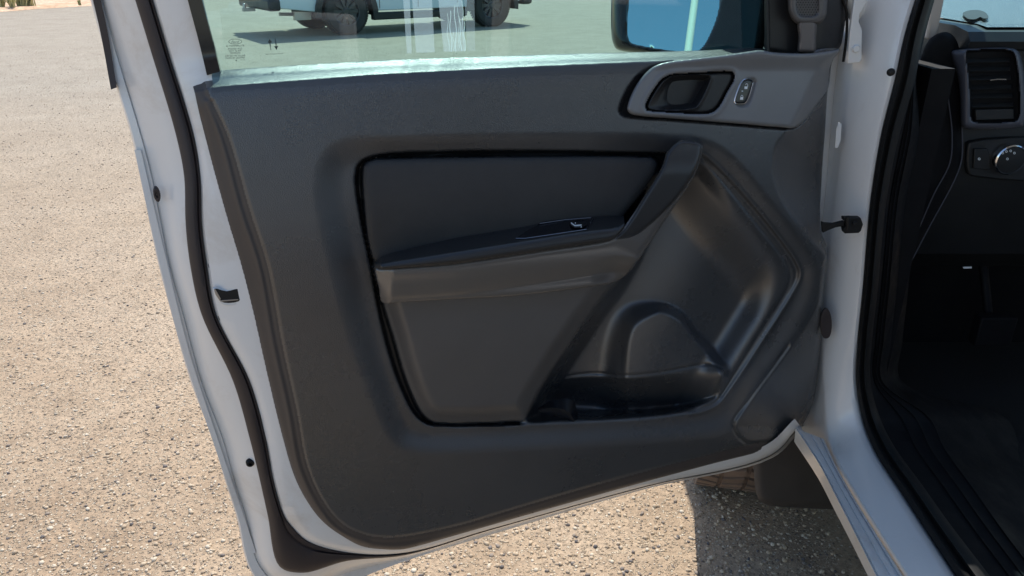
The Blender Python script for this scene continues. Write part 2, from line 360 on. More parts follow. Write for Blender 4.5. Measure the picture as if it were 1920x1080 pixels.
# ================================================================== our truck
truck = empty('pickup_truck', (1.35, 0.4, 0)); bpy.context.view_layer.update()
tag(truck, 'white pickup truck in front with its driver door standing wide open', 'pickup truck')
def attach(o, parent=truck):
    o.parent = parent; o.matrix_parent_inverse = parent.matrix_world.inverted() if parent is truck else o.matrix_parent_inverse
    return o
from mathutils import Matrix
TI = Matrix.Translation((-1.35, -0.4, 0))
def part(o): o.parent = truck; o.matrix_parent_inverse = TI; return o

# ---------------- door shell (white steel) : rails follow the rear edge and the bottom edge
def rail(pts, w=None, per=8):
    q = cr([(p[0], p[1], (p[2] if len(p) > 2 else w)) for p in pts], per=per); return PD(q[:, 0], q[:, 1], q[:, 2])
rO = [(152,-60),(198,100),(245,250),(264,330),(281,420),(298,500),(322,590),(357,715),(398,822),(424,908),(443,967),(472,1075),(540,1135),(650,1092),(760,1051),(920,1002),(1211,916),(1446,858),(1503,802)]
rF = [(172,-60),(217,100),(262,250),(283,330),(301,420),(317,500),(342,590),(376,715),(416,822),(440,908),(459,967),(486,1062),(548,1112),(650,1074),(760,1047),(920,999),(1211,915),(1446,857),(1502,801)]
rG = [(205,-60),(250,100),(300,250),(318,330),(322,420),(335,500),(360,590),(400,715),(440,822),(462,908),(480,967),(508,1075),(562,1094),(650,1064),(760,1044),(920,996),(1211,914),(1445,856),(1501,800)]
rS = [(235,-60),(284,100),(329,250),(345,330),(348,420),(357,500),(378,590),(437,715),(468,822),(489,908),(502,967),(524,1062),(568,1074),(650,1052),(760,1041),(920,994),(1211,913),(1445,855),(1500,799)]
rV = [(268,-60),(316,100),(362,250),(375,330),(378,420),(388,500),(405,590),(468,715),(498,822),(514,908),(533,968),(545,985),(577,1015),(655,1037),(760,1037),(920,992),(1211,912),(1445,854),(1500,798)]
rU = [(345,-60),(390,100),(410,250),(425,330),(445,420),(465,500),(485,590),(515,715),(545,822),(575,908),(600,948),(612,960),(640,985),(690,1008),(780,1015),(920,985),(1211,890),(1435,835),(1490,785)]
sh = MB()
sh.loft([rail(rO, -.165), rail(rO, -.105), rail([(a[0]+3, a[1]) for a in rO], -.099), rail(rF, -.098), rail([(a[0]+2, a[1]) for a in rF], -.101)])
sh.loft([rail([(a[0]+2, a[1]) for a in rF], -.101), rail([(a[0]+6, a[1]-2) for a in rF], -.095), rail(rG, -.075), rail(rS, -.052), rail([((a[0]*.5+b[0]*.5), (a[1]*.5+b[1]*.5)) for a, b in zip(rS, rV)], -.048), rail(rV, -.040), rail([(a[0]*.93+b[0]*.07, a[1]*.93+b[1]*.07) for a, b in zip(rV, rU)], -.030), rail([(a[0]*.6+b[0]*.4, a[1]*.6+b[1]*.4) for a, b in zip(rV, rU)], -.022), rail(rU, -.018)])
# front (hinge) edge of the door
hA = [(1545,60),(1545,110),(1530,160),(1522,245),(1520,330),(1515,430),(1530,470),(1525,540),(1515,730),(1490,800)]
hB = [(1590,60),(1584,115),(1578,165),(1570,245),(1562,330),(1545,415),(1549,470),(1543,540),(1532,730),(1510,806)]
sh.loft([rail(hA, -.095), rail([(a[0]*.15+b[0]*.85, a[1]) for a, b in zip(hA, hB)], -.10), rail(hB, -.105), rail([(b[0]-2, b[1]) for b in hB], -.165)])
# outer skin of the door, closing it to the outside
def q3(x, y, w): return tuple(PD(x, y, w))
o_out = [(222,120),(268,290),(316,500),(374,690),(414,822),(456,967),(490,1062),(560,1100),(760,1049),(1211,912),(1445,852),(1500,796),(1535,600),(1560,300),(1580,130),(1560,125),(900,145),(400,165)]
o_s = cr(o_out, True, 4)
sh.add([q3(x, y, -.165) for x, y in o_s], [tuple(range(len(o_s)))])
door = part(sh.build('door', M['white'], weld=.0001, sharp=40)); door['label'] = 'opened white driver door'
def dp(o): o.parent = door; return o     # sub-parts of the door (door is at the origin of the truck frame)
door_children = []

def D(o): door_children.append(o); return o

# seal along the rear and bottom edges
q = [rail(rS, -.050), rail([(a[0]*.93+b[0]*.07, a[1]*.93+b[1]*.07) for a, b in zip(rS, rV)], -.038), rail([(a[0]*.55+b[0]*.45, a[1]*.55+b[1]*.45) for a, b in zip(rS, rV)], -.033),
     rail([(a[0]*.25+b[0]*.75, a[1]*.25+b[1]*.75) for a, b in zip(rS, rV)], -.034), rail([(a[0]*.18+b[0]*.82, a[1]*.18+b[1]*.82) for a, b in zip(rS, rV)], -.0375), rail([(a[0]*.1+b[0]*.9, a[1]*.1+b[1]*.9) for a, b in zip(rS, rV)], -.034), rail([(a[0]*.02+b[0]*.98, a[1]*.02+b[1]*.98) for a, b in zip(rS, rV)], -.035), rail([(a[0]*-.02+b[0]*1.02, a[1]*-.02+b[1]*1.02) for a, b in zip(rS, rV)], -.045)]
s = MB(); s.loft(q); D(s.build('weatherstrip', M['rubber'], sharp=60))
# upper rear-edge rubber on outside of the window frame
s = MB(); s.loft([rail([(160,-60),(188,60),(208,168)], -.108), rail([(160,-60),(188,60),(208,168)], -.094), rail([(176,-60),(202,60),(219,164)], -.092), rail([(176,-60),(202,60),(219,164)], -.101)]); D(s.build('frame_rubber', M['rubber'], sharp=30))
# long raised strip at the outer flange
s = MB(); st = [(252,281),(300,500),(346,672),(404,842),(446,968),(470,1040)]; st2 = [(264,281),(315,500),(358,670),(414,840),(456,964),(480,1036)]
s.loft([rail(st, -.10), rail(st, -.094), rail(st2, -.094), rail(st2, -.10)], caps=False); D(s.build('hem_strip', M['white'], sharp=30))
# drain plugs and screws
def plug(name, x, y, w_, rx, ry, m, dome=.003):
    s = MB(); c = PD(x, y, w_); u = np.array([DN[1]*-1, DN[0], 0]); v = np.array([0, 0, 1.]); k = DD / FPX
    rings = []
    for f, d in ((1.05, -.002), (1.0, dome*.6), (.8, dome), (.45, dome), (.35, dome*.2), (.02, dome*.2)):
        rings.append([c + DN * d + k * f * (rx * math.cos(a) * u + ry * math.sin(a) * v) for a in np.arange(20) * math.pi / 10])
    s.loft(rings, closed=True); return D(s.build(name, m, sharp=30))
plug('grommet', 294, 364, -.078, 6, 15, M['rubber']); plug('screw', 469, 867, -.058, 9, 9, M['rubber_black'], .005); plug('grommet', 515, 873, -.036, 4.5, 9, M['rubber'])
plug('grommet', 393, 498, -.034, 2.5, 7, M['rubber_black'], .001); plug('grommet', 399, 506, -.033, 2.5, 7, M['rubber_black'], .001); plug('grommet', 412, 594, -.034, 2.5, 8, M['rubber_black'], .001)
# latch slot
slot = cr([(402,541),(425,546),(447,541),(450,544),(450,561),(446,565),(420,567),(412,561)], True, 3)
fr = np.array([((x - 427) * 1.14 + 427, (y - 555) * 1.28 + 555) for x, y in slot])
def LP(x, y, w_): return PD(x, y, w_)
s = MB(); s.prism([LP(x, y, -.0255) for x, y in fr], DN * .0045); D(s.build('latch_plate', M['white'], bevel=.0012))
s = MB(); s.prism([LP(x, y, -.0212) for x, y in slot], DN * .0008); D(s.build('latch', M['hole'], smooth=False))
s = MB(); s.prism([LP(x, y, -.0203) for x, y in ((401,542),(404,542),(414,560),(412,564),(404,552))], DN * .0004); s.prism([LP(x, y, -.0203) for x, y in ((412,563),(447,560.5),(447,562.5),(414,565.5))], DN * .0006); D(s.build('striker_jaw', M['steel'], bevel=.0003))

# window frame rear channel, top bar, front post
s = MB(); s.loft([rail([(330,-90),(352,0),(372,75),(388,141)], -.03), rail([(330,-90),(352,0),(372,75),(388,141)], -.012), rail([(362,-90),(379,0),(398,75),(413,134)], -.018), rail([(364,-90),(381,0),(400,75),(415,133)], -.042)])
D(s.build('window_channel', M['gloss'], sharp=40))
def WL(u0, z, w_):                  # point by horizontal px at y=100 level, height z
    p = PD(u0, 100, w_); return np.array([p[0], p[1], z])
s = MB()
for (xa, xb, za, zb) in ((345, 700, 1.72, 1.76), (700, 1250, 1.76, 1.70),):
    s.tube([WL(xa, za, -.05), WL(xb, zb, -.05)], .022, 10)
s.tube([WL(1250, 1.70, -.05), WL(1600, 1.33, -.05)], .022, 10); s.tube([WL(330, 1.45, -.06), WL(345, 1.72, -.05)], .03, 10)
D(s.build('window_frame', M['white'], sharp=60))
# glass
s = MB(); gp = [PD(372, 150, -.040), PD(1445, 118, -.040), WL(1445, 1.48, -.040), WL(1250, 1.69, -.040), WL(700, 1.75, -.040), WL(345, 1.71, -.040)]
s.add(gp, [tuple(range(6))]); s_ = s.build('window_glass', M['glass'], smooth=False); D(s_)
# pale translucent strips standing in for stripes reflected in the glass
def film(pts, m, name='glass_reflection', w_=-.0385):
    s = MB(); s.add([PD(x, y, w_) for x, y in pts], [tuple(range(len(pts)))]); return D(s.build(name, m, smooth=False))
film([(753,-40),(767,-40),(772,100),(763,100)], M['film']); film([(770,-40),(808,-40),(815,98),(780,99)], M['film'])
film([(818,-40),(864,-40),(873,96),(832,97)], M['film'], w_=-.0384); film([(869,-40),(889,-40),(891,95),(876,96)], M['refl_strip2'])
s = MB()
for k, (xa, ya, yb) in enumerate(((838,25,96),(843,20,97),(849,60,96),(852,10,97),(858,5,90),(861,30,96),(866,2,97),(869,40,95))):
    pts = [(xa + 1.5*math.sin(t*9+k) + (t*3), ya + (yb - ya) * t) for t in np.linspace(0, 1, 14)]
    A_ = [PD(x, y, -.0378) for x, y in pts]; B_ = [PD(x + (1.3 if k % 2 else .8), y, -.0378) for x, y in pts]; s.loft([A_, B_])
D(s.build('reflection_streak', refl_mat('refl_streak', .5, (.95, .95, .95)), smooth=False))  # pale streaks imitating fine detail of the reflection

# printed marks on the glass corner
def txt(body, x, y, hpx, width_px, w_=-.0390, ital=0, m=None, name='glass_mark', rot=-2.0, proj=None):
    cu = bpy.data.curves.new('t', 'FONT'); cu.body = body; cu.size = 1; cu.align_x = 'CENTER'; cu.shear = ital
    o = bpy.data.objects.new('t', cu); C.objects.link(o); dg = bpy.context.evaluated_depsgraph_get(); me = o.evaluated_get(dg).to_mesh()
    V = np.array([v.co[:] for v in me.vertices]); F = [tuple(p.vertices) for p in me.polygons]
    o.evaluated_get(dg).to_mesh_clear(); bpy.data.objects.remove(o)
    xx = V[:, 0]; W = xx.max() - xx.min(); xs = (xx - (xx.max() + xx.min()) / 2) * width_px / W; ysx = -V[:, 1] * hpx / .7
    c_, s_ = math.cos(R(rot)), math.sin(R(rot)); X = x + xs * c_ - ysx * s_; Yp = y + xs * s_ + ysx * c_
    return (proj or PD)(X, Yp, w_), F
mk = MB()
def addt(*a, **k): V, F = txt(*a, **k); mk.add(V, F)
addt('Ford', 441, 81, 5, 15, ital=.4)
for t_, yy, wd in (('® TEMPERLITE', 87.5, 34), ('M2050 AS2', 93, 26), ('DOT 76 459', 97, 23), ('TEMPERED', 101, 20), ('43R 001196 SOLAR', 106, 38), ('MADE BY LICENSE', 110, 36)):
    addt(t_, 441, yy, 3.2, wd)
addt('1', 443, 114.5, 3.0, 1.5); addt('7000', 455, 113, 1.4, 9)
el = [(441 + 12.5*math.cos(a) , 78 + 5*math.sin(a) - .0*math.cos(a)) for a in np.arange(40)*math.pi/20]; el2 = [(441 + 11.6*math.cos(a), 78 + 4.3*math.sin(a)) for a in np.arange(40)*math.pi/20]
mk.loft([[PD(x, y, -.0390) for x, y in el], [PD(x, y, -.0390) for x, y in el2]], closed=True)
D(mk.build('maker_label', M['ink'], smooth=False)); mk = MB()
addt('See Antenna Panel', 514, 102, 2.0, 32)
mk.add([PD(x, y, -.0390) for x, y in ((502,80.5),(505.5,73),(510.5,79.5))], [(0, 1, 2)]); mk.add([PD(x, y, -.0390) for x, y in ((514,86.5),(521.5,86),(518.5,94))], [(0, 1, 2)])
for k in range(6):
    for bx, dx, y0, y1 in ((506, .35, 80, 94), (516, .4, 72.5, 86)):
        f0 = k/6; f1 = f0 + .11; ws = 1.5 - .12*k if bx == 506 else .9 + .12*k
        mk.add([PD(bx + dx*14*0 + f*2 + sx*ws, y0 + (y1-y0)*f, -.0390) for f, sx in ((f0, -1), (f0, 1), (f1, 1), (f1, -1))], [(0, 1, 2, 3)])
D(mk.build('arrow_mark', M['ink'], smooth=False))

# ---------------- trim panel : one sculpted sheet
TR = cr([(361,150),(372,143),(388,141),(400,134),(430,131),(700,114),(1000,103),(1300,95),(1428,91),(1450,95),(1500,96),(1560,90),(1572,92),(1572,98),(1562,112),(1553,159),(1547,245),(1541,330),(1539,430),(1551,467),(1545,533),(1538,640),(1530,730),(1521,765),(1503,799),(1480,822),(1452,838),(1330,871),(1211,903),(1000,962),(850,1005),(790,1022),(755,1030),(720,1030),(678,1024),(640,1004),(612,984),(588,958),(556,903),(529,819),(502,712),(473,586),(451,500),(424,408),(400,320),(380,240),(366,178)], True, 6)
DISH = cr([(597,370),(600,315),(618,282),(655,264),(760,257),(900,253),(1100,251),(1230,253),(1320,262),(1372,292),(1452,387),(1526,488),(1532,515),(1528,548),(1489,631),(1422,723),(1385,790),(1355,812),(1300,822),(1000,842),(850,849),(780,847),(745,835),(722,805),(700,750),(650,600),(615,460)], True, 6)
BEV = cr([(664,330),(672,304),(700,290),(855,281),(1100,281),(1247,284),(1310,284),(1335,300),(1440,415),(1499,500),(1501,518),(1489,546),(1430,640),(1367,735),(1348,758),(1320,772),(1284,779),(1202,789),(1000,798),(830,801),(800,797),(778,781),(747,723),(715,620),(690,490),(672,400)], True, 6)
INS = cr([(680,322),(684,307),(700,299),(740,297),(1016,293),(1200,294),(1226,297),(1233,308),(1228,326),(1200,368),(1169,410),(1172,440),(1000,450),(850,470),(740,500),(704,492),(692,460),(684,400)], True, 5)
ISL = cr([(704,480),(900,440),(1180,440),(1210,480),(1160,530),(1120,575),(1070,645),(1010,740),(985,786),(960,790),(840,794),(812,791),(792,776),(765,722),(736,627),(716,560)], True, 5)
POC = cr([(1225,330),(1300,300),(1322,302),(1348,330),(1428,428),(1474,489),(1481,512),(1475,542),(1428,620),(1379,697),(1350,745),(1322,764),(1284,773),(1202,783),(1050,790),(985,789),(1000,745),(1060,650),(1110,575),(1150,520),(1190,440)], True, 6)
BUL = cr([(1128,790),(1128,700),(1140,620),(1160,585),(1192,568),(1247,568),(1283,586),(1310,620),(1352,668),(1372,700),(1372,790),(1250,830)], True, 6)
HOLEP = cr([(1010,745),(1030,712),(1100,703),(1177,704),(1230,699),(1333,684),(1350,690),(1366,712),(1345,748),(1320,760),(1284,769),(1200,778),(1060,785),(1000,784)], True, 5)
BEZ = [(1176,205),(1179,190),(1190,165),(1204,144),(1222,127),(1243,118),(1300,110),(1366,102),(1400,97),(1426,94),(1450,98),(1519,100),(1568,93),(1574,92),(1572,100),(1561,113),(1553,165),(1530,200),(1494,238),(1457,238),(1400,233),(1335,228),(1260,222),(1198,217),(1182,213)]
BEZS = cr(BEZ, True, 4)
BEZR = cr([(x-16 if x < 1250 else x-4, y+4) for x, y in BEZ], True, 4)
seamG = cr([(398,190),(430,262),(468,393),(502,500),(529,645),(556,768),(577,876),(610,946),(647,986),(690,1004),(740,1008),(850,988),(1000,944),(1211,884),(1400,834)], False, 6)
SGP = np.vstack([seamG, [[1700, 790], [1700, -200], [372, -200], [380, 143]]])
seamF = cr([(388,190),(415,262),(450,393),(485,500),(512,645),(540,768),(561,876),(595,946),(633,993),(690,1016)], False, 6)
beltx = np.array([360,400,430,700,1000,1300,1428,1575]); belty = np.array([143,134,131,114,103,95,91,89])
CURV = cr([(1620,60),(1560,95),(1522,140),(1494,200),(1470,245),(1450,275),(1447,325),(1462,375),(1500,430),(1545,480),(1620,560)], False, 6)
CURP = np.vstack([CURV, [[1700, 560], [1700, 60]]])
LRP = cr([(1538,552),(1533,700),(1525,752),(1489,808),(1450,826),(1409,833),(1392,826),(1374,796),(1400,755),(1464,668),(1510,600)], True, 4)
LRP2 = np.array([(1378,800),(1400,755),(1464,668),(1510,600),(1545,540),(1600,540),(1600,900),(1420,900)], float)
SEAMC = cr([(1040,712),(1059,707),(1110,700),(1177,704),(1240,698),(1333,683),(1352,690),(1366,704)], False, 5)
SEAMB = cr([(1318,301),(1348,332),(1428,430),(1474,491),(1482,515),(1477,540),(1428,619),(1379,698),(1352,742)], False, 5)
def trim_w(p, sd):
    x, y = p[:, 0], p[:, 1]
    W = np.zeros(len(p))
    by = np.interp(x, beltx, belty); s_ = y - by
    Rr = 46.0
    hb = np.interp(x, [400, 1428], [30, 15]); W += (-.028 * np.clip((hb - s_) / hb, 0, 1) - .008 * (1 - rnd(s_ - 12, 50))) * sm(1590, 1440, x)
    W += -.010 * (1 - rnd(sd, 10.0)) * sm(60, 90, s_) - .006 * (1 - rnd(sd, 5.0)) * (s_ < 60) * (x < 1400) * 0
    # outer flange lies a little back and rolls away
    f = dline(p, seamG); side = sdf(p, SGP)[0]
    W += -.005 * sm(2, -10, side) - .010 * sm(-8, -48, side) * sm(800, 500, x)
    W -= .0022 * np.exp(-(f / 3.0) ** 2)
    W += .0022 * np.exp(-(dline(p, seamF) / 4.5) ** 2)
    dd = sdf(p, DISH)[0]; W -= .0125 * (sm(-6, 42, dd) * sm(640, 740, x) + .75 * sm(-12, 50, dd) * (1 - sm(640, 740, x)))
    bb = sdf(p, BEV)[0]
    W -= .004 * sm(0, 9, bb)
    ii = sdf(p, INS)[0]; ll = sdf(p, ISL)[0]; pp = sdf(p, POC)[0]
    inn = np.maximum(np.maximum(ii, ll), pp)
    left = sm(1290, 1250, x) * (x < 1290)
    lowL = 1 - sm(960, 990, x) * (y > 500)
    W -= .016 * sm(0, 7, bb) * sm(3, -5, inn) * left * np.where(y > 500, lowL, 1)
    W += .010 * rnd(np.maximum(ii, 0), 14.0) * (ii > 0)
    W += .020 * sm(0, 34, ll) * sm(440, 520, y) + .006 * sm(760, 600, y) * sm(0, 30, ll)
    # pocket bowl to the right
    ax = np.where(pp > 0, pp, 0)
    def hd(x0, y0, x1, y1): L_ = math.hypot(x1-x0, y1-y0); return ((x - x0) * -(y1 - y0) + (y - y0) * (x1 - x0)) / L_
    d1 = hd(1318, 296, 1478, 493); d2 = hd(1480, 530, 1350, 738)
    W -= .046 * sm(0, 120, d1) * sm(0, 66, d2) * sm(0, 12, pp)
    W += .0016 * np.exp(-((bb - 1) / 3.5) ** 2) * (x > 1290)
    W -= 0.0 * 0 + .036 * sm(0, 34, ax) * (1 - sm(1120, 1300, x + (y - 560) * .5))
    bu = sdf(p, BUL)[0]; bw = np.interp(x, [1165, 1235], [58, 22]); W += .030 * sm(-.12, 1, bu / bw) * sm(0, 20, ax) * sm(800, 740, y)
    hh = sdf(p, HOLEP)[0]; W -= .046 * sm(0, 15, hh) * sm(695, 768, y)
    W -= .0022 * np.exp(-(dline(p, SEAMC) / 2.2) ** 2) + .002 * np.exp(-(dline(p, SEAMB) / 2.4) ** 2)
    # recess round the handle bezel
    zz = sdf(p, BEZR)[0]; W -= .010 * sm(-3, 9, zz)
    cc = sdf(p, CURP)[0]; W -= .075 * np.clip(cc, 0, 130) / 110 * sm(0, 10, cc)
    l2 = sdf(p, LRP2)[0]; W -= .045 * np.clip(l2, 0, 130) / 110
    l1 = sdf(p, LRP)[0]; W += .0035 * sm(0, 8, l1); W -= .0025 * np.exp(-(l1 / 2.5) ** 2) * (x < 1480)
    return W
_c = {}
def trim_m(c):
    bb = sdf(c, BEV)[0]; ii = sdf(c, INS)[0]; ll = sdf(c, ISL)[0]; sg = sdf(c, SGP)[0]
    m = np.zeros(len(c), int)
    m[(bb > 2) & (np.maximum(np.maximum(ii, ll), sdf(c, POC)[0]) < -1) & (c[:, 0] < 1250) & ~((c[:, 1] > 500) & (c[:, 0] > 975)) & ~((c[:, 0] > 1130) & (c[:, 1] > 420))] = 1
    m[(ll > 2) & (c[:, 1] > 500)] = 4
    zz = sdf(c, BEZR)[0]; m[zz > 0] = 1
    m[sg < 0] = 2
    m[(c[:, 1] - np.interp(c[:, 0], beltx, belty) < 40) & (c[:, 0] < 1436) & (c[:, 0] > 396)] = 3
    return m
D(patch('trim_panel', TR, trim_w, [M['trim'], M['trim_dark'], M['brown'], M['belt'], M['lower']], None, step=2.4, skirt=.014, matfn=trim_m, sharp=75))

# insert in cloth, slightly padded
D(patch('cloth_insert', cr([(682,322),(686,309),(702,301),(740,299),(1016,295),(1200,296),(1223,299),(1230,309),(1226,326),(1198,368),(1167,410),(1170,436),(1000,450),(850,470),(740,500),(706,490),(694,460),(686,400)], True, 5),
    lambda p, sd: -.008 + .006 * rnd(sd, 16) + .008 * np.sin(np.clip((p[:, 1] - 296) / 170, 0, 1) * math.pi), M['fabric'], None, step=4, skirt=.008))

# armrest shell with the pull handle sweeping up
ARM = cr([(705,503),(720,503),(855,493),(1016,469),(1130,452),(1152,444),(1170,425),(1209,367),(1241,313),(1248,290),(1256,278),(1268,268),(1276,263),(1314,270),(1318,275),(1316,290),(1300,333),(1247,414),(1185,503),(1165,522),(1145,531),(1096,539),(962,555),(850,561),(747,567),(717,567),(711,540)], True, 6)
HND = cr([(1248,290),(1256,278),(1268,268),(1276,263),(1316,271),(1317,290),(1300,333),(1262,395)], False, 3)
def arm_w(p, sd):
    x, y = p[:, 0], p[:, 1]; v = np.clip((y - np.interp(x, [705, 855, 1016, 1150], [503, 493, 469, 448])) / 62, 0, 1)
    top = sm(1150, 1250, x)
    Wa = .058 - .020 * v ** 2 - .016 * sm(739, 706, x)
    Wa = Wa * (1 - top) + (.050 - .012 * sm(330, 262, y)) * top
    return Wa - .016 * (1 - rnd(sd, 14)) * np.maximum(top, .25) - .018 * sm(1105, 1170, x) * sm(478, 535, y)
D(patch('armrest_shell', ARM, arm_w, M['shellarm'], None, step=2.5, skirt=.06, sharp=60))
# dark satin band along the front of the pull handle
BAND = cr([(1152,447),(1172,427),(1211,367),(1243,313),(1250,290),(1260,276),(1276,265),(1313,271),(1315,283),(1304,318),(1284,352),(1254,388),(1216,424),(1182,447),(1150,452)], True, 6)
D(patch('pull_handle', BAND, lambda p, sd: (.054 - .010 * sm(330, 262, p[:, 1])) + .004 * rnd(sd, 7), M['pad'], None, step=2.0, skirt=.02, sharp=70))
xT = [700, 704, 715, 737, 790, 855, 962, 1086, 1140, 1172]; yT = [497, 490, 481, 474, 462, 447, 429, 408, 404, 405]; xB = [700, 720, 855, 1016, 1120, 1145, 1158, 1172]; yB = [502, 505, 495, 471, 455, 451, 444, 424]
PADO = np.array([(x, np.interp(x, xT, yT)) for x in np.linspace(703, 1170, 60)] + [(x, np.interp(x, xB, yB)) for x in np.linspace(1171, 703, 60)])
def pad_w(p, sd):
    v = np.clip((p[:, 1] - np.interp(p[:, 0], xT, yT)) / np.maximum(np.interp(p[:, 0], xB, yB) - np.interp(p[:, 0], xT, yT), 3), 0, 1)
    pr = np.where(v < .5, v / .5 * .86, .86 + .14 * rnd((v - .5) / .5, 1.0)); pr -= .06 * sm(.86, 1, v)
    return (.004 + .062 * pr) * sm(700, 716, p[:, 0]) ** .5 + .002
D(patch('armrest_pad', PADO, pad_w, M['pad'], None, step=2.0, skirt=.012, sharp=70))
# window switch plate
SW = cr([(966,447),(972,443),(1010,420),(1016,417),(1060,411),(1108,408),(1113,410),(1108,420),(1100,428),(1060,434),(1010,442)], True, 4)
def sw_w(p, sd): return pad_w(p, sd) + .0035
D(patch('window_switch_plate', SW, sw_w, M['gloss'], None, step=2.0, skirt=.004))
s = MB()
def lift(x, y, dz=.005): p = np.array([[x, y]], float); return PD(x, y, float(pad_w(p, None)[0]) + dz)
s.tube([lift(x, y) for x, y in ((967,447),(985,447),(1020,442),(1060,436),(1100,430))], .0006, 6); s.tube([lift(x, y) for x, y in ((1012,419),(1060,412),(1108,408),(1111,410),(1107,418))], .0005, 6)
D(s.build('chrome_trim', M['satinmetal']))
s = MB(); s.loft([[lift(x, y, d) for x, y in cr([(1068,418),(1080,413),(1098,413),(1102,418),(1094,425),(1076,427)], True, 3)] for d in (.003, .009)], closed=True, caps=True); s.tube([lift(1071, 418, .010), lift(1078, 423, .011), lift(1090, 422, .010)], .0008, 6, m=1); s.tube([lift(1078, 418, .010), lift(1079.5, 418, .010)], .0008, 6, m=1); s.tube([lift(1089, 425.5, .010), lift(1090.5, 425.5, .010)], .0008, 6, m=1)
D(s.build('window_switch', [M['gloss'], M['icon']], sharp=30))

# door handle bezel and release lever
HC = cr([(1210,202),(1212,191),(1225,168),(1240,149),(1256,140),(1310,136),(1366,133),(1375,136),(1377,147),(1364,172),(1347,202),(1335,211),(1317,214),(1270,212),(1225,209),(1213,207)], True, 5)
LSW = cr([(1377,190),(1382,172),(1390,154),(1396,149),(1407,149),(1411,154),(1409,165),(1402,186),(1397,193),(1383,195),(1378,193)], True, 5)
LSR = cr([(x + (x-1393)*.18 + 5, y + (y-172)*.22 + 2) for x, y in [(1377,190),(1390,154),(1396,149),(1407,149),(1411,154),(1409,165),(1402,186),(1397,193),(1383,195)]], True, 5)
def bez_w(p, sd):
    x = p[:, 0]; W_ = .003 + .010 * sm(135, 100, p[:, 1]) + .006 * rnd(sd, 7.0) - .018 * sm(1430, 1575, x) * .6
    h_ = sdf(p, HC)[0]; W_ += -.020 * sm(-1, 6, h_) + .0015 * np.exp(-((h_ + 5) / 4) ** 2)
    l_ = sdf(p, LSR)[0]; W_ -= .005 * sm(-1, 7, l_)
    cc = sdf(p, CURP)[0]; return W_ - .070 * np.clip(cc, 0, 130) / 110 * sm(0, 20, cc)
D(patch('handle_bezel', BEZS, bez_w, [M['satin'], M['gloss']], None, step=2.0, skirt=.012, matfn=lambda c: (sdf(c, HC)[0] > 0).astype(int), sharp=70))
CAV = cr([(1219,200),(1222,190),(1240,160),(1254,146),(1262,143),(1320,141),(1331,144),(1328,156),(1312,190),(1304,200),(1292,203),(1230,206)], True, 5)
def hw(p, sd):
    c_ = sdf(p, CAV)[0]; W_ = .001 + .004 * rnd(sd, 5); return W_ - .013 * sm(-2, 10, c_) * sm(1216, 1262, p[:, 0]) - .018 * sm(6, 22, c_) * sm(1240, 1275, p[:, 0]) + .003 * np.exp(-((c_ + 2) / 3) ** 2)
D(patch('release_handle', cr([(1213,202),(1215,192),(1228,169),(1242,151),(1257,142),(1310,138),(1365,136),(1373,138),(1374,147),(1361,172),(1344,201),(1333,209),(1317,212),(1270,210),(1226,207),(1216,206)], True, 5), hw, [M['trim_dark'], M['hole']], None, step=1.6, skirt=.01, sharp=70, matfn=lambda c: ((sdf(c, CAV)[0] > 9) & (c[:, 0] > 1254)).astype(int)))  # cavity floor coloured near-black to deepen its shade
D(patch('lock_switch', LSW, lambda p, sd: .0075 + .0015 * rnd(sd, 4), M['gloss'], None, step=1.2, skirt=.01))
s = MB(); s.tube([PD(x, y, .0096) for x, y in np.vstack([LSW, LSW[:1]])], .0008, 6, caps=False); D(s.build('switch_ring', M['chrome']))
s = MB()
def padlock(cx, cy, open_):
    s.prism([PD(x, y, .0092) for x, y in ((cx-3, cy), (cx+2.6, cy), (cx+2, cy+4.8), (cx-3.4, cy+4.8))], DN * .0003)
    arc = [(cx-2 + 2*(1-math.cos(a)) + (1 if open_ else 0), cy - (2.2 if open_ else .5) - 3*math.sin(a)) for a in np.linspace(0 if not open_ else .2, math.pi, 9)]
    arc = arc + [(arc[-1][0]-.2, cy)]
    s.tube([PD(x, y, .0094) for x, y in arc], .00042, 5)
padlock(1399, 162, True); padlock(1391, 182, False); s.prism([PD(x, y, .0092) for x, y in ((1390.5,170),(1393,170),(1393,171.6),(1390.5,171.6))], DN * .0003)
D(s.build('padlock_mark', M['icon'], smooth=False))

# small glossy bottle-rest piece at the bottom of the pocket
s = MB(); s.loft([[PD(x, y, -.030) for x, y in ((1008,766),(1030,752),(1062,747),(1078,752),(1084,788))], [PD(x, y, -.012) for x, y in ((1010,768),(1035,764),(1058,768),(1070,776),(1077,790))], [PD(x, y, -.020) for x, y in ((1010,774),(1034,776),(1054,780),(1064,786),(1070,794))]])
D(s.build('pocket_divider', M['gloss'], sharp=60))

# corner sail trim with tweeter
D(patch('corner_trim', cr([(1434,92),(1434,60),(1436,-60),(1440,-64),(1600,-60),(1590,0),(1582,60),(1574,90),(1560,97),(1520,100),(1450,98)], True, 4), lambda p, sd: -.020 + .004 * rnd(sd, 8) - .02 * sm(1530, 1600, p[:, 0]), M['trim_dark'], None, step=4, skirt=.03))
s = MB(); s.loft([rail([(1432,-60),(1434,96)], -.012), rail([(1436,-60),(1438,96)], -.008), rail([(1440,-60),(1442,96)], -.008), rail([(1442,-60),(1444,96)], -.014)]); D(s.build('glass_divider', M['dash']))
TW = cr([(1476,-50),(1477,0),(1478,20),(1486,38),(1497,46),(1525,47),(1540,42),(1549,30),(1551,10),(1552,-50),(1545,-62),(1485,-62)], True, 5)
D(patch('tweeter_pod', TW, lambda p, sd: -.012 + .016 * rnd(sd, 10) - .004 * sm(14, 18, sd), M['beige'] if False else mat('pod_plastic', (.10, .095, .095), .42), None, step=2.2, skirt=.012))
s = MB()
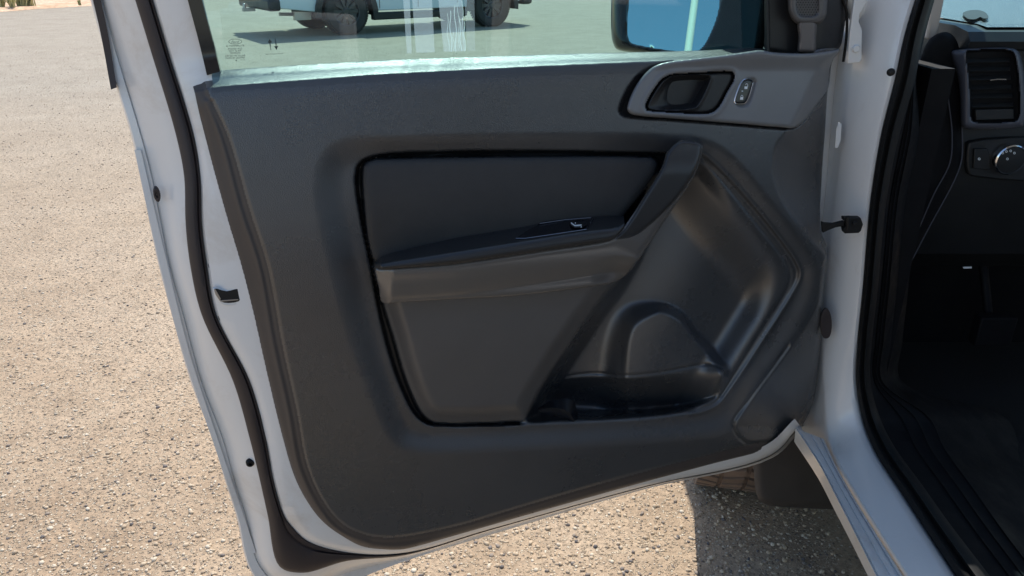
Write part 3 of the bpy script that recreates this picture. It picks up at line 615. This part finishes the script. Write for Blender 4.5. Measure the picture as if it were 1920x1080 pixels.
for iy in range(17):
    for ix in range(11):
        x = 1490 + ix * 5.0 + (2.5 if iy % 2 else 0); y = 32 - iy * 4.6
        if x < 1541 and y > -50: s.lathe([(.00125, .0011), (.0001, .0013)], PD(x, y, .0011), DN, 6)
D(s.build('speaker_grille', M['hole'], smooth=False))
D(patch('tweeter_stem', cr([(1497,40),(1497,70),(1496,97),(1500,98),(1526,98),(1529,96),(1530,70),(1530,40)], True, 4), lambda p, sd: -.010 + .012 * rnd(sd, 7), mat('stem_plastic', (.13, .115, .11), .4), None, step=2.2, skirt=.012))
# door rubber at the hinge side
s = MB(); s.tube([PD(x, y, -.03) for x, y in cr([(1576,-60),(1581,0),(1587,20),(1588,50),(1586,80),(1581,116)], False, 6)], .0022, 8); D(s.build('hinge_side_seal', M['rubber_black']))

# wing mirror outside the glass
MH = cr([(1149,-70),(1146,0),(1146,61),(1148,76),(1154,90),(1164,95),(1182,98),(1250,106),(1330,112),(1420,112),(1440,60),(1440,-70)], True, 5)
MG = cr([(1181,-60),(1178,0),(1176,25),(1176,68),(1181,80),(1200,86),(1286,98),(1306,98),(1318,90),(1329,73),(1346,31),(1352,-10),(1350,-60)], True, 5)
cM = PD(1262, 20, -.150)
# mirror plane is tipped to show open sky
target_dir = Vector((-.42, -1.0, .62)).normalized(); inc = Vector(tuple(cM - O)).normalized(); mn = (target_dir - inc).normalized()
def PM(x, y, w_=0.0):
    r = ray(x, y); n_ = np.array(mn); return O + r * (((cM + n_ * .004 + n_ * 0 - O) @ n_ + np.asarray(w_, float)) / (r @ n_))[..., None]
# housing lip carries the glass: place it just proud of the housing, real plane of its own
D(patch('mirror_housing', MH, lambda p, sd: .010 - .03 * (1 - rnd(sd, 22)) - .012 * sm(-2, 2, sdf(p, MG)[0]), M['gloss'], None, step=3, skirt=.09, sharp=60, proj=lambda x, y, w_: PM(x, y, w_)))
D(patch('mirror_glass', MG, lambda p, sd: 0.0 + 0 * sd, M['mirror'], None, step=6, skirt=0, proj=lambda x, y, w_: PM(x, y, w_)))
# pole seen by reflection
def reflect(x, y): r = Vector(tuple(ray(x, y))).normalized(); return r - 2 * r.dot(mn) * mn
pa, pb = PM(np.array([1296.]), np.array([60.]))[0], None
rd = reflect(1296, 50); dist = 14.0 / max(.05, math.hypot(rd.x, rd.y)); base = Vector(tuple(pa)) + rd * dist
POLE.location = (base.x, base.y, 0)
s = MB(); s.tube([(0, 0, 0), (0, 0, 14)], [.10, .065], 16); s2 = s.build('pole_shaft', M['pole'], POLE)
s = MB(); s.tube([(0, 0, 13.8), (0, 0, 14.05), (1.2, 0, 14.2)], .05, 8); s.build('pole_arm', M['pole'], POLE)
s = MB(); s.box(1.1, 1.7, -.15, .15, 14.12, 14.24); s.build('lamp_head', M['steel'], POLE, bevel=.03)
s = MB(); s.lathe([(.3, 0), (.3, .5), (.27, .55), (.01, .55)], (0, 0, 0), (0, 0, 1), 20, up=(0, 1, 0)); s.build('pole_footing', M['pole'], POLE, sharp=30)

for o in door_children: o.parent = door; o.matrix_parent_inverse = Matrix.Identity(4)

# ---------------- hinge pillar and sill
def R3(pts, per=8): 
    q = cr([(x, y, Y) for x, y, Y in pts], per=per); return PY(q[:, 0], q[:, 1], q[:, 2])
pA = [(1608,-60,1.36),(1600,60,1.34),(1588,150,1.33),(1574,250,1.33),(1560,380,1.33),(1552,440,1.33),(1544,540,1.33),(1537,640,1.32),(1541,742,1.295),(1549,823,1.245),(1567,872,1.16),(1606,941,1.055),(1647,1007,.965),(1693,1080,.88),(1765,1190,.77)]
pB = [(1735,-60,1.27),(1697,60,1.26),(1677,150,1.25),(1652,250,1.25),(1632,370,1.25),(1625,440,1.25),(1617,540,1.25),(1607,640,1.25),(1604,713,1.25),(1617,791,1.23),(1640,848,1.16),(1687,921,1.06),(1735,995,.97),(1793,1083,.87),(1868,1190,.77)]
def mixr(a, b, t, dY=0): return [(p[0]*(1-t)+q_[0]*t, p[1]*(1-t)+q_[1]*t, p[2]*(1-t)+q_[2]*t+dY) for p, q_ in zip(a, b)]
pil = MB()
z0 = [(x-45, y-5, Y+.12) for x, y, Y in pA]
pil.loft([R3(z0), R3([(x-4, y, Y+.02) for x, y, Y in pA]), R3(mixr(pA, pB, .04)), R3(mixr(pA, pB, .12, -.008)), R3(mixr(pA, pB, .4, -.010)), R3(mixr(pA, pB, .8, -.010)), R3(mixr(pA, pB, .93, -.006)), R3(pB), R3([(x+10, y, Y+.03) for x, y, Y in pB])])
# stepped outer sill ridges
kE = [(1545,823,1.25),(1567,872,1.16),(1606,941,1.055),(1647,1007,.965),(1693,1080,.88),(1765,1190,.77)]
eE = [(1492,803,1.27),(1537,872,1.15),(1567,930,1.06),(1603,1000,.965),(1643,1080,.88),(1700,1190,.77)]
sil = MB(); pro = [(0, 0), (.10, -.002), (.15, .0015), (.22, .0015), (.27, -.001), (.44, -.0015), (.50, .001), (.56, .001), (.61, -.0015), (.88, -.002), (.94, .001), (1, -.001)]
sil.loft([R3([(x, y, Y + d*1.6) for x, y, Y in mixr(kE, eE, t)]) for t, d in pro] + [R3([(x-3, y+25, Y+.01) for x, y, Y in eE])])
sil.loft([R3([(1486,800,1.30),(1500,826,1.25),(1532,874,1.18)], 4), R3([(1494,800,1.285),(1510,826,1.24),(1541,866,1.17)], 4), R3([(1500,798,1.30),(1515,822,1.26),(1546,861,1.19)], 4)])
V0 = len(pil.v); pil.v += sil.v; pil.f += [tuple(i+V0 for i in f) for f in sil.f]; pil.m += sil.m
# outer body side: rocker continues back and fender forward
pil.box(.60, .72, -1.0, .80, .40, .556); 
part(pil.build('hinge_pillar', M['white'], weld=.0001, sharp=38))['label'] = 'white painted hinge pillar and sill'
# bracket and bolts
hp = MB(); hp.prism([PY(np.array(x), np.array(y), 1.285) for x, y in ((1602,-30),(1626,-30),(1621,5),(1609,25),(1607,40),(1613,56),(1612,110),(1608,116),(1585,118),(1590,60))], (0, -.008, 0))
hp.lathe([(.006, 0), (.006, .004), (.0045, .005), (.0001, .005)], PY(np.array(1604), np.array(91), 1.277), (0, -1, 0), 16)
part(hp.build('hinge_bracket', M['white'], bevel=.0015, sharp=30))
hp = MB(); hp.prism([PY(np.array(x), np.array(y), 1.30) for x, y in ((1571,228),(1576,232),(1574,262),(1569,276),(1563,276),(1566,240))], (0, -.006, 0)); part(hp.build('fender_tab', M['white'], bevel=.001, sharp=30))
s = MB(); s.lathe([(.006, 0), (.006, .004), (.003, .006), (.0001, .006)], PY(np.array(1671), np.array(135), 1.235), (-.6, -.8, 0), 14); part(s.build('grommet', M['rubber_black']))
s = MB(); s.prism([PY(np.array(float(x)), np.array(float(y)), 1.27) for x, y in cr([(1545,576),(1551,578),(1557,592),(1557,620),(1552,631),(1543,632),(1536,600)], True, 3)], (0, -.006, 0)); part(s.build('rubber_stop', M['rubber'], bevel=.002))
# check strap
s = MB()
def py(x, y, Y): return PY(np.array(float(x)), np.array(float(y)), Y)
s.prism([py(x, y, 1.235) for x, y in ((1577,404),(1608,404),(1612,416),(1608,428),(1604,432),(1578,433),(1576,424),(1582,418),(1582,412),(1577,410))], (0, -.014, 0))
s.prism([py(x, y, 1.232) for x, y in ((1538,414),(1545,416),(1560,417),(1580,412),(1580,421),(1563,424),(1548,430),(1540,434))], (0, -.008, 0))
s.lathe([(.0045, 0), (.0045, .004), (.0001, .004)], py(1602, 418, 1.221), (0, -1, 0), 6); s.tube([py(1590, 405, 1.218), py(1590, 430, 1.218)], .004, 8)
part(s.build('check_strap', M['rubber_black'], bevel=.001, sharp=30))
# aperture seal
q_ = MB(); sb = [(x+1, y, Y-.004) for x, y, Y in pB]; wdt = [30,34,38,34,30,29,28,27,27,32,37,42,46,54,60]
def off(f, dY): return R3([(p[0]+w_*f, p[1]-w_*.25*f*(1 if i > 8 else 0), p[2]+dY) for i, (p, w_) in enumerate(zip(sb, wdt))])
q_.loft([off(0, .012), off(.05, -.006), off(.25, -.012), off(.42, -.004), off(.48, -.002), off(.6, -.012), off(.85, -.008), off(1, .02)])
part(q_.build('aperture_seal', M['rubber_black'], sharp=60))
# interior sill trim with ribs
q_ = MB()
def off2(dx, dz): 
    return R3([(p[0]+w_*.9+dx*(.03 if i < 3 else .25 if i < 9 else 1), p[1]-w_*.22*(1 if i > 8 else 0), p[2]+.02+dz) for i, (p, w_) in enumerate(zip(sb, wdt))])
q_.loft([off2(0, 0), off2(20, .005), off2(40, .012), off2(44, .009), off2(48, .013), off2(66, .014), off2(70, .011), off2(74, .015), off2(92, .018), off2(96, .015), off2(100, .02), off2(150, .05), off2(240, .12)])
part(q_.build('sill_trim', M['interior'], sharp=60))
# cabin interior
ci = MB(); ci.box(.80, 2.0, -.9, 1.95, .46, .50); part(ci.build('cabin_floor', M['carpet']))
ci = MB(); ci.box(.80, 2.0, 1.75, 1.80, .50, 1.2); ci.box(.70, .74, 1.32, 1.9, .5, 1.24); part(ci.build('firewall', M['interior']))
ci = MB(); ci.box(1.0, 1.5, -.55, -.05, .75, .92); ci.box(1.0, 1.5, -.75, -.55, .85, 1.55); ci.box(1.15, 1.35, -.72, -.6, 1.55, 1.72); part(ci.build('driver_seat', M['fabric'], bevel=.05, seg=3))
s = MB(); s.box(1.02, 1.10, 1.50, 1.53, .62, .69); s.tube([(1.06, 1.53, .66), (1.06, 1.62, .80), (1.06, 1.64, 1.0)], .010, 8); s.box(1.22, 1.27, 1.52, 1.545, .56, .68); s.tube([(1.245, 1.54, .66), (1.245, 1.65, .8)], .008, 8); part(s.build('pedal', M['interior'], bevel=.006))
# dashboard body
YD = 1.40
da = MB()
prf = [(1.78, 1.285), (1.62, 1.297), (1.46, 1.297), (1.415, 1.290), (1.40, 1.275), (1.405, 1.262), (1.44, 1.255), (1.44, 1.10), (1.435, 1.06), (1.45, .98), (1.50, .84), (1.58, .78), (1.75, .76)]
da.loft([[(X, y, z) for y, z in prf] for X in (.80, .83, 1.2, 1.95)], caps=True)
dash = part(da.build('dashboard', M['dash'], sharp=28))
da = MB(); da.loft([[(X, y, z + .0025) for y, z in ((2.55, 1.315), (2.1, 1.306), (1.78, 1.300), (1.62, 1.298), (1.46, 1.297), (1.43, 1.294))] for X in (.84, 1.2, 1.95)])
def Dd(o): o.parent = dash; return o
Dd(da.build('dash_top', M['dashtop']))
s = MB(); pp_ = [PZ(np.array(float(x)), np.array(float(y)), 1.3050) for x, y in cr([(1805,26),(1815,21),(1835,20),(1848,25),(1853,34),(1845,36),(1838,33),(1828,37),(1815,36)], True, 4)]; s.prism(pp_, (0, 0, .0012)); Dd(s.build('dash_opening', M['hole'], smooth=False))
# side end of the dash and lines of the lower cover
def PYv(x, y, Y): return PY(np.asarray(x, float), np.asarray(y, float), Y + 0 * np.asarray(x, float))
def line(pts, Y, r=.0012, name='cover_seam', m='dashlight'):
    c_ = cr(pts, False, 6); s = MB(); s.tube(PYv(c_[:, 0], c_[:, 1], Y), r, 6); return Dd(s.build(name, M[m]))
side = cr([(1742,74),(1775,60),(1790,70),(1800,95),(1806,150),(1804,235),(1802,300),(1790,338),(1740,430),(1702,500),(1690,520),(1668,470),(1690,300),(1712,180)], True, 5)
Dd(patch('kick_cover', side, lambda p, sd: 0 * sd + .012 * rnd(sd, 25), M['interior'], None, step=6, skirt=0, proj=lambda x, y, w_: PYv(x, y, 1.43 - w_)))
line([(1778,185),(1785,250),(1781,305),(1752,362),(1722,430),(1700,480)], 1.415); line([(1804,235),(1803,300),(1790,337),(1740,430),(1705,497)], 1.413)
# vent
vo = cr([(1784,97),(1800,93),(1895,90),(1908,95),(1915,110),(1921,150),(1923,215),(1919,236),(1905,240),(1808,240),(1802,234),(1800,190),(1795,140)], True, 5)
vi = cr([(1812,97),(1820,94),(1888,93),(1900,98),(1907,120),(1912,170),(1912,215),(1907,226),(1895,229),(1826,229),(1821,225),(1819,190),(1815,140)], True, 5)
def vw(p, sd): c_ = sdf(p, vi)[0]; return .012 * rnd(sd, 12) - .016 * sm(-1, 5, c_) - .02 * sm(1815, 1785, p[:, 0])
Dd(patch('vent_frame', vo, vw, [M['dashlight'], M['interior']], None, step=2.5, skirt=.03, proj=lambda x, y, w_: PYv(x, y, YD - w_), matfn=lambda c: (sdf(c, vi)[0] > 0).astype(int), sharp=60))
for k, yy in enumerate((110, 126, 143, 160, 177, 194)):
    s = MB(); x0 = 1813 + (yy-100)*.09; x1 = 1892 + (yy-100)*.08
    s.loft([PYv([x0, x1], [yy, yy-2], YD+.002), PYv([x0, x1], [yy+7, yy+5], YD-.006), PYv([x0, x1], [yy+9, yy+7], YD-.004), PYv([x0, x1], [yy+5, yy+3], YD+.01)]); Dd(s.build('vent_slat', M['dash'], sharp=30))
s = MB(); s.prism(list(PYv([1826,1897,1898,1827], [205,203,222,224], YD+.0)), (0, -.006, 0)); Dd(s.build('vent_lower_panel', M['dash'], bevel=.001))
s = MB(); s.tube(list(PYv([1856,1870,1886], [151,149,149.5], YD-.009)), .0016, 8); Dd(s.build('vent_tab', M['chrome']))
# light switch panel
s = MB(); s.prism(list(PYv(*cr([(1806,268),(1812,262),(1960,258),(1975,270),(1975,330),(1960,336),(1830,328),(1808,322)], True, 4).T, 1.445)), (0, -.018, 0)); Dd(s.build('switch_panel', M['dash'], bevel=.003))
kc = PY(np.array(1890.), np.array(297.), 1.42); sc_ = 1.42 / 1.0
rk = 29 / FPX * (kc[1] * cp + (CAMH - kc[2]) * sp)
s = MB(); s.lathe([(rk*.95, 0), (rk, .006), (rk*.99, .016), (rk*.92, .018)], kc + np.array([0, .006, 0]), (0, -1, -.05), 40, m=1); s.lathe([(rk*.92, .018), (rk*.86, .016), (rk*.5, .0175), (.0001, .018)], kc + np.array([0, .006, 0]), (0, -1, -.05), 40); Dd(s.build('headlight_dial', [M['dash'], M['chrome']], sharp=30))
s = MB()
for (x, y) in ((1880,287),(1887,284),(1895,283),(1902,287),(1889,298)): 
    s.loft([PYv(x + r_*np.cos(np.arange(13)*math.pi/6), y + r_*np.sin(np.arange(13)*math.pi/6), 1.4065) for r_ in (1.2, 2.3)])
Dd(s.build('dial_mark', M['icon'], smooth=False))
s = MB(); s.prism(list(PYv([1824,1848,1853,1853,1822], [278,277,290,317,315], 1.427)), (0, -.006, 0)); Dd(s.build('dimmer_switch', M['dashlight'] if False else M['dash'], bevel=.0015))
s = MB(); s.loft([PYv(1836 + r_*np.cos(np.arange(13)*math.pi/6), 298 + r_*np.sin(np.arange(13)*math.pi/6), 1.4205) for r_ in (1.2, 2.6)]); Dd(s.build('dimmer_mark', M['icon'], smooth=False))
s = MB(); s.prism(list(PYv([1805,1821,1821,1806], [500,499.5,502.5,503], 1.5)), (0, -.002, 0)); Dd(s.build('fuse_label', M['icon'], smooth=False))
# A pillar, windscreen, roof, hood, cab rear (mostly out of frame, they shade the cabin)
s = MB(); s.prism(list(PYv([1752,1783,1757,1738], [-60,-60,74,74], 1.47)), (0, .03, 0)); s.prism([py(1752, -60, 1.47), py(1783, -60, 1.47), np.array([.93, 1.02, 1.72]), np.array([.86, 1.02, 1.72])], (0, .03, 0)); part(s.build('pillar_trim', M['beige'], bevel=.004))
s = MB(); s.tube([(.76, 2.05, 1.22), (.80, 1.6, 1.50), (.86, 1.18, 1.74)], .045, 10); part(s.build('windscreen_pillar', M['white']))
s = MB(); s.add([(.78, 2.56, 1.32), (1.98, 2.56, 1.32), (1.86, 1.21, 1.73), (.88, 1.21, 1.73)], [(0, 1, 2, 3)]); part(s.build('windscreen', M['wind'], smooth=False))
s = MB(); s.box(.72, 1.98, -1.1, 1.22, 1.74, 1.80); part(s.build('roof', M['white'], bevel=.03, seg=3))
s = MB(); s.box(.66, 2.12, -1.15, -1.0, .5, 1.30); s.box(.60, .66, -1.1, -.25, .42, 1.28); s.box(.78, .84, -1.1, -.25, 1.28, 1.76); s.box(2.06, 2.14, -1.1, 1.4, .42, 1.28); part(s.build('cab_body', M['white'], bevel=.02))
s = MB(); s.box(.66, 2.06, 2.2, 3.15, .95, 1.18); part(s.build('hood', M['white'], bevel=.05, seg=3))
s = MB(); pts = [(1.42, .62), (1.62, .62), (1.68, .90), (1.84, 1.02), (2.25, 1.02), (2.42, .85), (2.48, .58), (2.9, .55), (3.05, .8), (3.05, 1.15), (2.1, 1.24), (1.42, 1.26)]
s.prism([(.60, y, z) for y, z in pts], (.10, 0, 0)); part(s.build('front_fender', M['white'], bevel=.01))
s = MB(); s.box(.5, 2.2, 3.0, 3.2, .42, .78); part(s.build('front_bumper', M['dash'], bevel=.04))
s = MB(); s.box(.62, 2.08, -2.9, -1.2, .55, 1.2); part(s.build('cargo_bed', M['white'], bevel=.03))

# wheels of our truck
def wheel(parent, cx, cy, cz, r, wd, axis, tyre_m, rim_m, tread=True, name='wheel', finish=None, spokes=10):
    a = np.array(axis, float); c = np.array([cx, cy, cz])
    s = MB(); h = wd / 2
    s.lathe([(r*.60, -h*.80), (r*.80, -h), (r*.93, -h*.98), (r*.985, -h*.82), (r, -h*.6), (r, h*.6), (r*.985, h*.82), (r*.93, h*.98), (r*.80, h), (r*.60, h*.80)], c, a, 56, up=(0, 0, 1))
    u = np.cross(a, (0, 0, 1)); u /= np.linalg.norm(u); v = np.array([0, 0, 1.])
    if tread:
        nb = 52
        for k in range(nb):
            t = 2 * math.pi * k / nb; e_ = math.cos(t) * u + math.sin(t) * v; tt = -math.sin(t) * u + math.cos(t) * v
            for (o0, o1, sk) in ((-.97, -.55, .010), (-.45, -.03, -.008), (.05, .47, .008), (.56, .97, -.010)):
                hw_ = math.pi * r / nb * .66
                P_ = [c + a * (h * o) + tt * (s1 * hw_ + sk * (1 if o == o1 else -1)) + e_ * (r * rr) for rr in (.975, 1.022) for o in (o0, o1) for s1 in (-1, 1)]
                s.add(P_, [(0,1,3,2),(4,6,7,5),(0,4,5,1),(2,3,7,6),(0,2,6,4),(1,5,7,3)])
    w_ = (finish or (lambda o: o))(s.build(name, tyre_m, parent, sharp=30))
    s = MB(); s.lathe([(r*.62, h*.86), (r*.58, h*.80), (r*.55, h*.35), (r*.50, h*.30), (.01, h*.30)], c, a, 40)
    s.lathe([(r*.16, h*.30), (r*.16, h*.72), (r*.12, h*.80), (.005, h*.80)], c, a, 20)
    for k in range(spokes):
        t = 2 * math.pi * k / spokes; e_ = math.cos(t) * u + math.sin(t) * v; tt = -math.sin(t) * u + math.cos(t) * v
        P_ = [c + a * (h * (.32 if q_ == 0 else .70)) + tt * (s1 * (r*.05 if rr < .3 else r*.075)) + e_ * (r * rr) for q_ in (0, 1) for rr in (.14, .56) for s1 in (-1, 1)]
        s.add(P_, [(0,1,3,2),(4,6,7,5),(0,4,5,1),(2,3,7,6),(0,2,6,4),(1,5,7,3)])
    rm = s.build('rim', rim_m, w_, sharp=30); return w_
wheel(None, 0.675, 1.93, .385, .385, .25, (-math.cos(.22), math.sin(.22), 0), M['dusty_tyre'], M['rim'], name='front_wheel', finish=part)
# mud guard behind the wheel
mg = cr([(1412,820),(1413,880),(1417,920),(1424,938),(1440,947),(1480,951),(1560,955),(1640,955),(1640,800),(1500,790)], True, 5)
part(patch('mud_flap', mg, lambda p, sd: .03 * rnd(sd, 16) - .0 * sd, M['dirt'], None, step=5, skirt=.012, proj=lambda x, y, w_: PYv(x, y, 1.50 - w_)))
s = MB(); s.box(.72, 2.0, 1.55, 2.9, .36, .46); s.box(.95, 1.0, -1, 1.6, .36, .46); part(s.build('underbody', M['interior']))

# ================================================================== the other truck
pr, pf = PZ(655, 66, 0), PZ(925, 50, 0); ax = (pf - pr); WB = float(np.linalg.norm(ax)); ang = math.atan2(ax[1], ax[0])
t2 = empty('parked_pickup', tuple(pr), ang); tag(t2, 'silver white crew cab pickup parked across the lot behind the door glass', 'pickup truck')
# local: x forward, y away from us; near side wheels at y in [0, .27]
wr = .41
bd = MB()
def arch(cx, rr, n=12): return [(cx - rr*math.cos(a), .40 + rr*math.sin(a)) for a in np.linspace(.0, math.pi, n)]
prof = [(-1.22, .50), (-.56, .42)] + arch(0, .52) + [(.58, .40), (WB-.60, .40)] + arch(WB, .52) + [(WB+.62, .46), (WB+.86, .56), (WB+.90, 1.05), (WB+.55, 1.16), (WB-.55, 1.22), (.72, 1.22), (.70, 1.25), (-1.22, 1.27)]
bd.prism([(x, .04, z) for x, z in prof], (0, 1.80, 0)); b_ = bd.build('body', M['silver'], t2, bevel=.03, seg=3, sharp=40)
cb = MB(); cb.loft([[(.72, y, 1.22), (WB-.62, y, 1.22), (WB-1.25, y + (.12 if y < 1 else -.12), 1.80), (.82, y + (.12 if y < 1 else -.12), 1.82)] for y in (.08, 1.80)], closed=True, caps=True); cb.build('cab', M['silver'], t2, bevel=.04, seg=3)
for xa, xb in ((.86, 1.42), (1.50, 2.05)):
    s = MB(); s.add([(xa, .088, 1.27), (xb+.25, .088, 1.27), (xb-.02, .19, 1.74), (xa+.03, .19, 1.74)], [(0, 1, 2, 3)]); s.build('side_window', M['gloss'], t2, smooth=False)
for x_ in (.66, 1.46, 2.32):
    s = MB(); s.tube([(x_, .038, .44), (x_+.02, .038, 1.2)], .006, 6); s.build('door_gap', M['hole'], t2)
for cx in (0, WB):
    s = MB(); arcO = [(cx - .60*math.cos(a), .38 + .60*math.sin(a)) for a in np.linspace(-.1, math.pi+.1, 20)]; arcI = [(cx - .50*math.cos(a), .38 + .50*math.sin(a)) for a in np.linspace(-.1, math.pi+.1, 20)]
    s.loft([[(x, .045, z) for x, z in arcO], [(x, -.03, z) for x, z in arcO], [(x, -.03, z) for x, z in arcI], [(x, .2, z) for x, z in arcI]]); s.build('fender_flare', M['dash'], t2, sharp=30)
    s = MB(); s.box(cx-.5, cx+.5, .30, 1.6, .30, .9); s.build('wheel_well', M['hole'], t2)
for cx in (0, WB):
    for cy, ax_ in ((.14, -1), (1.74, 1)):
        wheel(t2, cx, cy, wr, wr, .27, (0, ax_, 0), M['tyre'], M['rim'])
s = MB(); s.box(.50, WB-.62, -.02, .12, .24, .37); s.build('side_step', M['dash'], t2, bevel=.02)
s = MB(); s.box(-1.42, -1.20, .02, 1.86, .46, .66); s.build('rear_bumper', M['dash'], t2, bevel=.04)
s = MB(); s.box(-1.62, -1.4, .88, .96, .42, .48); s.lathe([(.03, 0), (.03, .05), (.025, .07), (.001, .08)], (-1.58, .92, .48), (0, 0, 1), 14, up=(1, 0, 0)); s.build('tow_hitch', M['steel'], t2, bevel=.005)
s = MB(); s.box(WB+.75, WB+1.0, .02, 1.86, .40, .74); s.build('front_bumper', M['dash'], t2, bevel=.06)
s = MB(); s.box(-1.235, -1.1, .03, .12, .85, 1.15); s.build('tail_light', M['red'], t2, bevel=.01)
s = MB(); s.box(WB+.72, WB+.905, .02, .30, .85, 1.0); s.build('headlight', M['icon'], t2, bevel=.02)
s = MB(); s.box(-.9, -.6, .25, .35, .28, .42); s.tube([(-1.1, .5, .38), (-.7, .5, .36), (-.2, .5, .38)], .03, 8); s.build('exhaust', M['steel'], t2)
for a in list(t2.children): pass
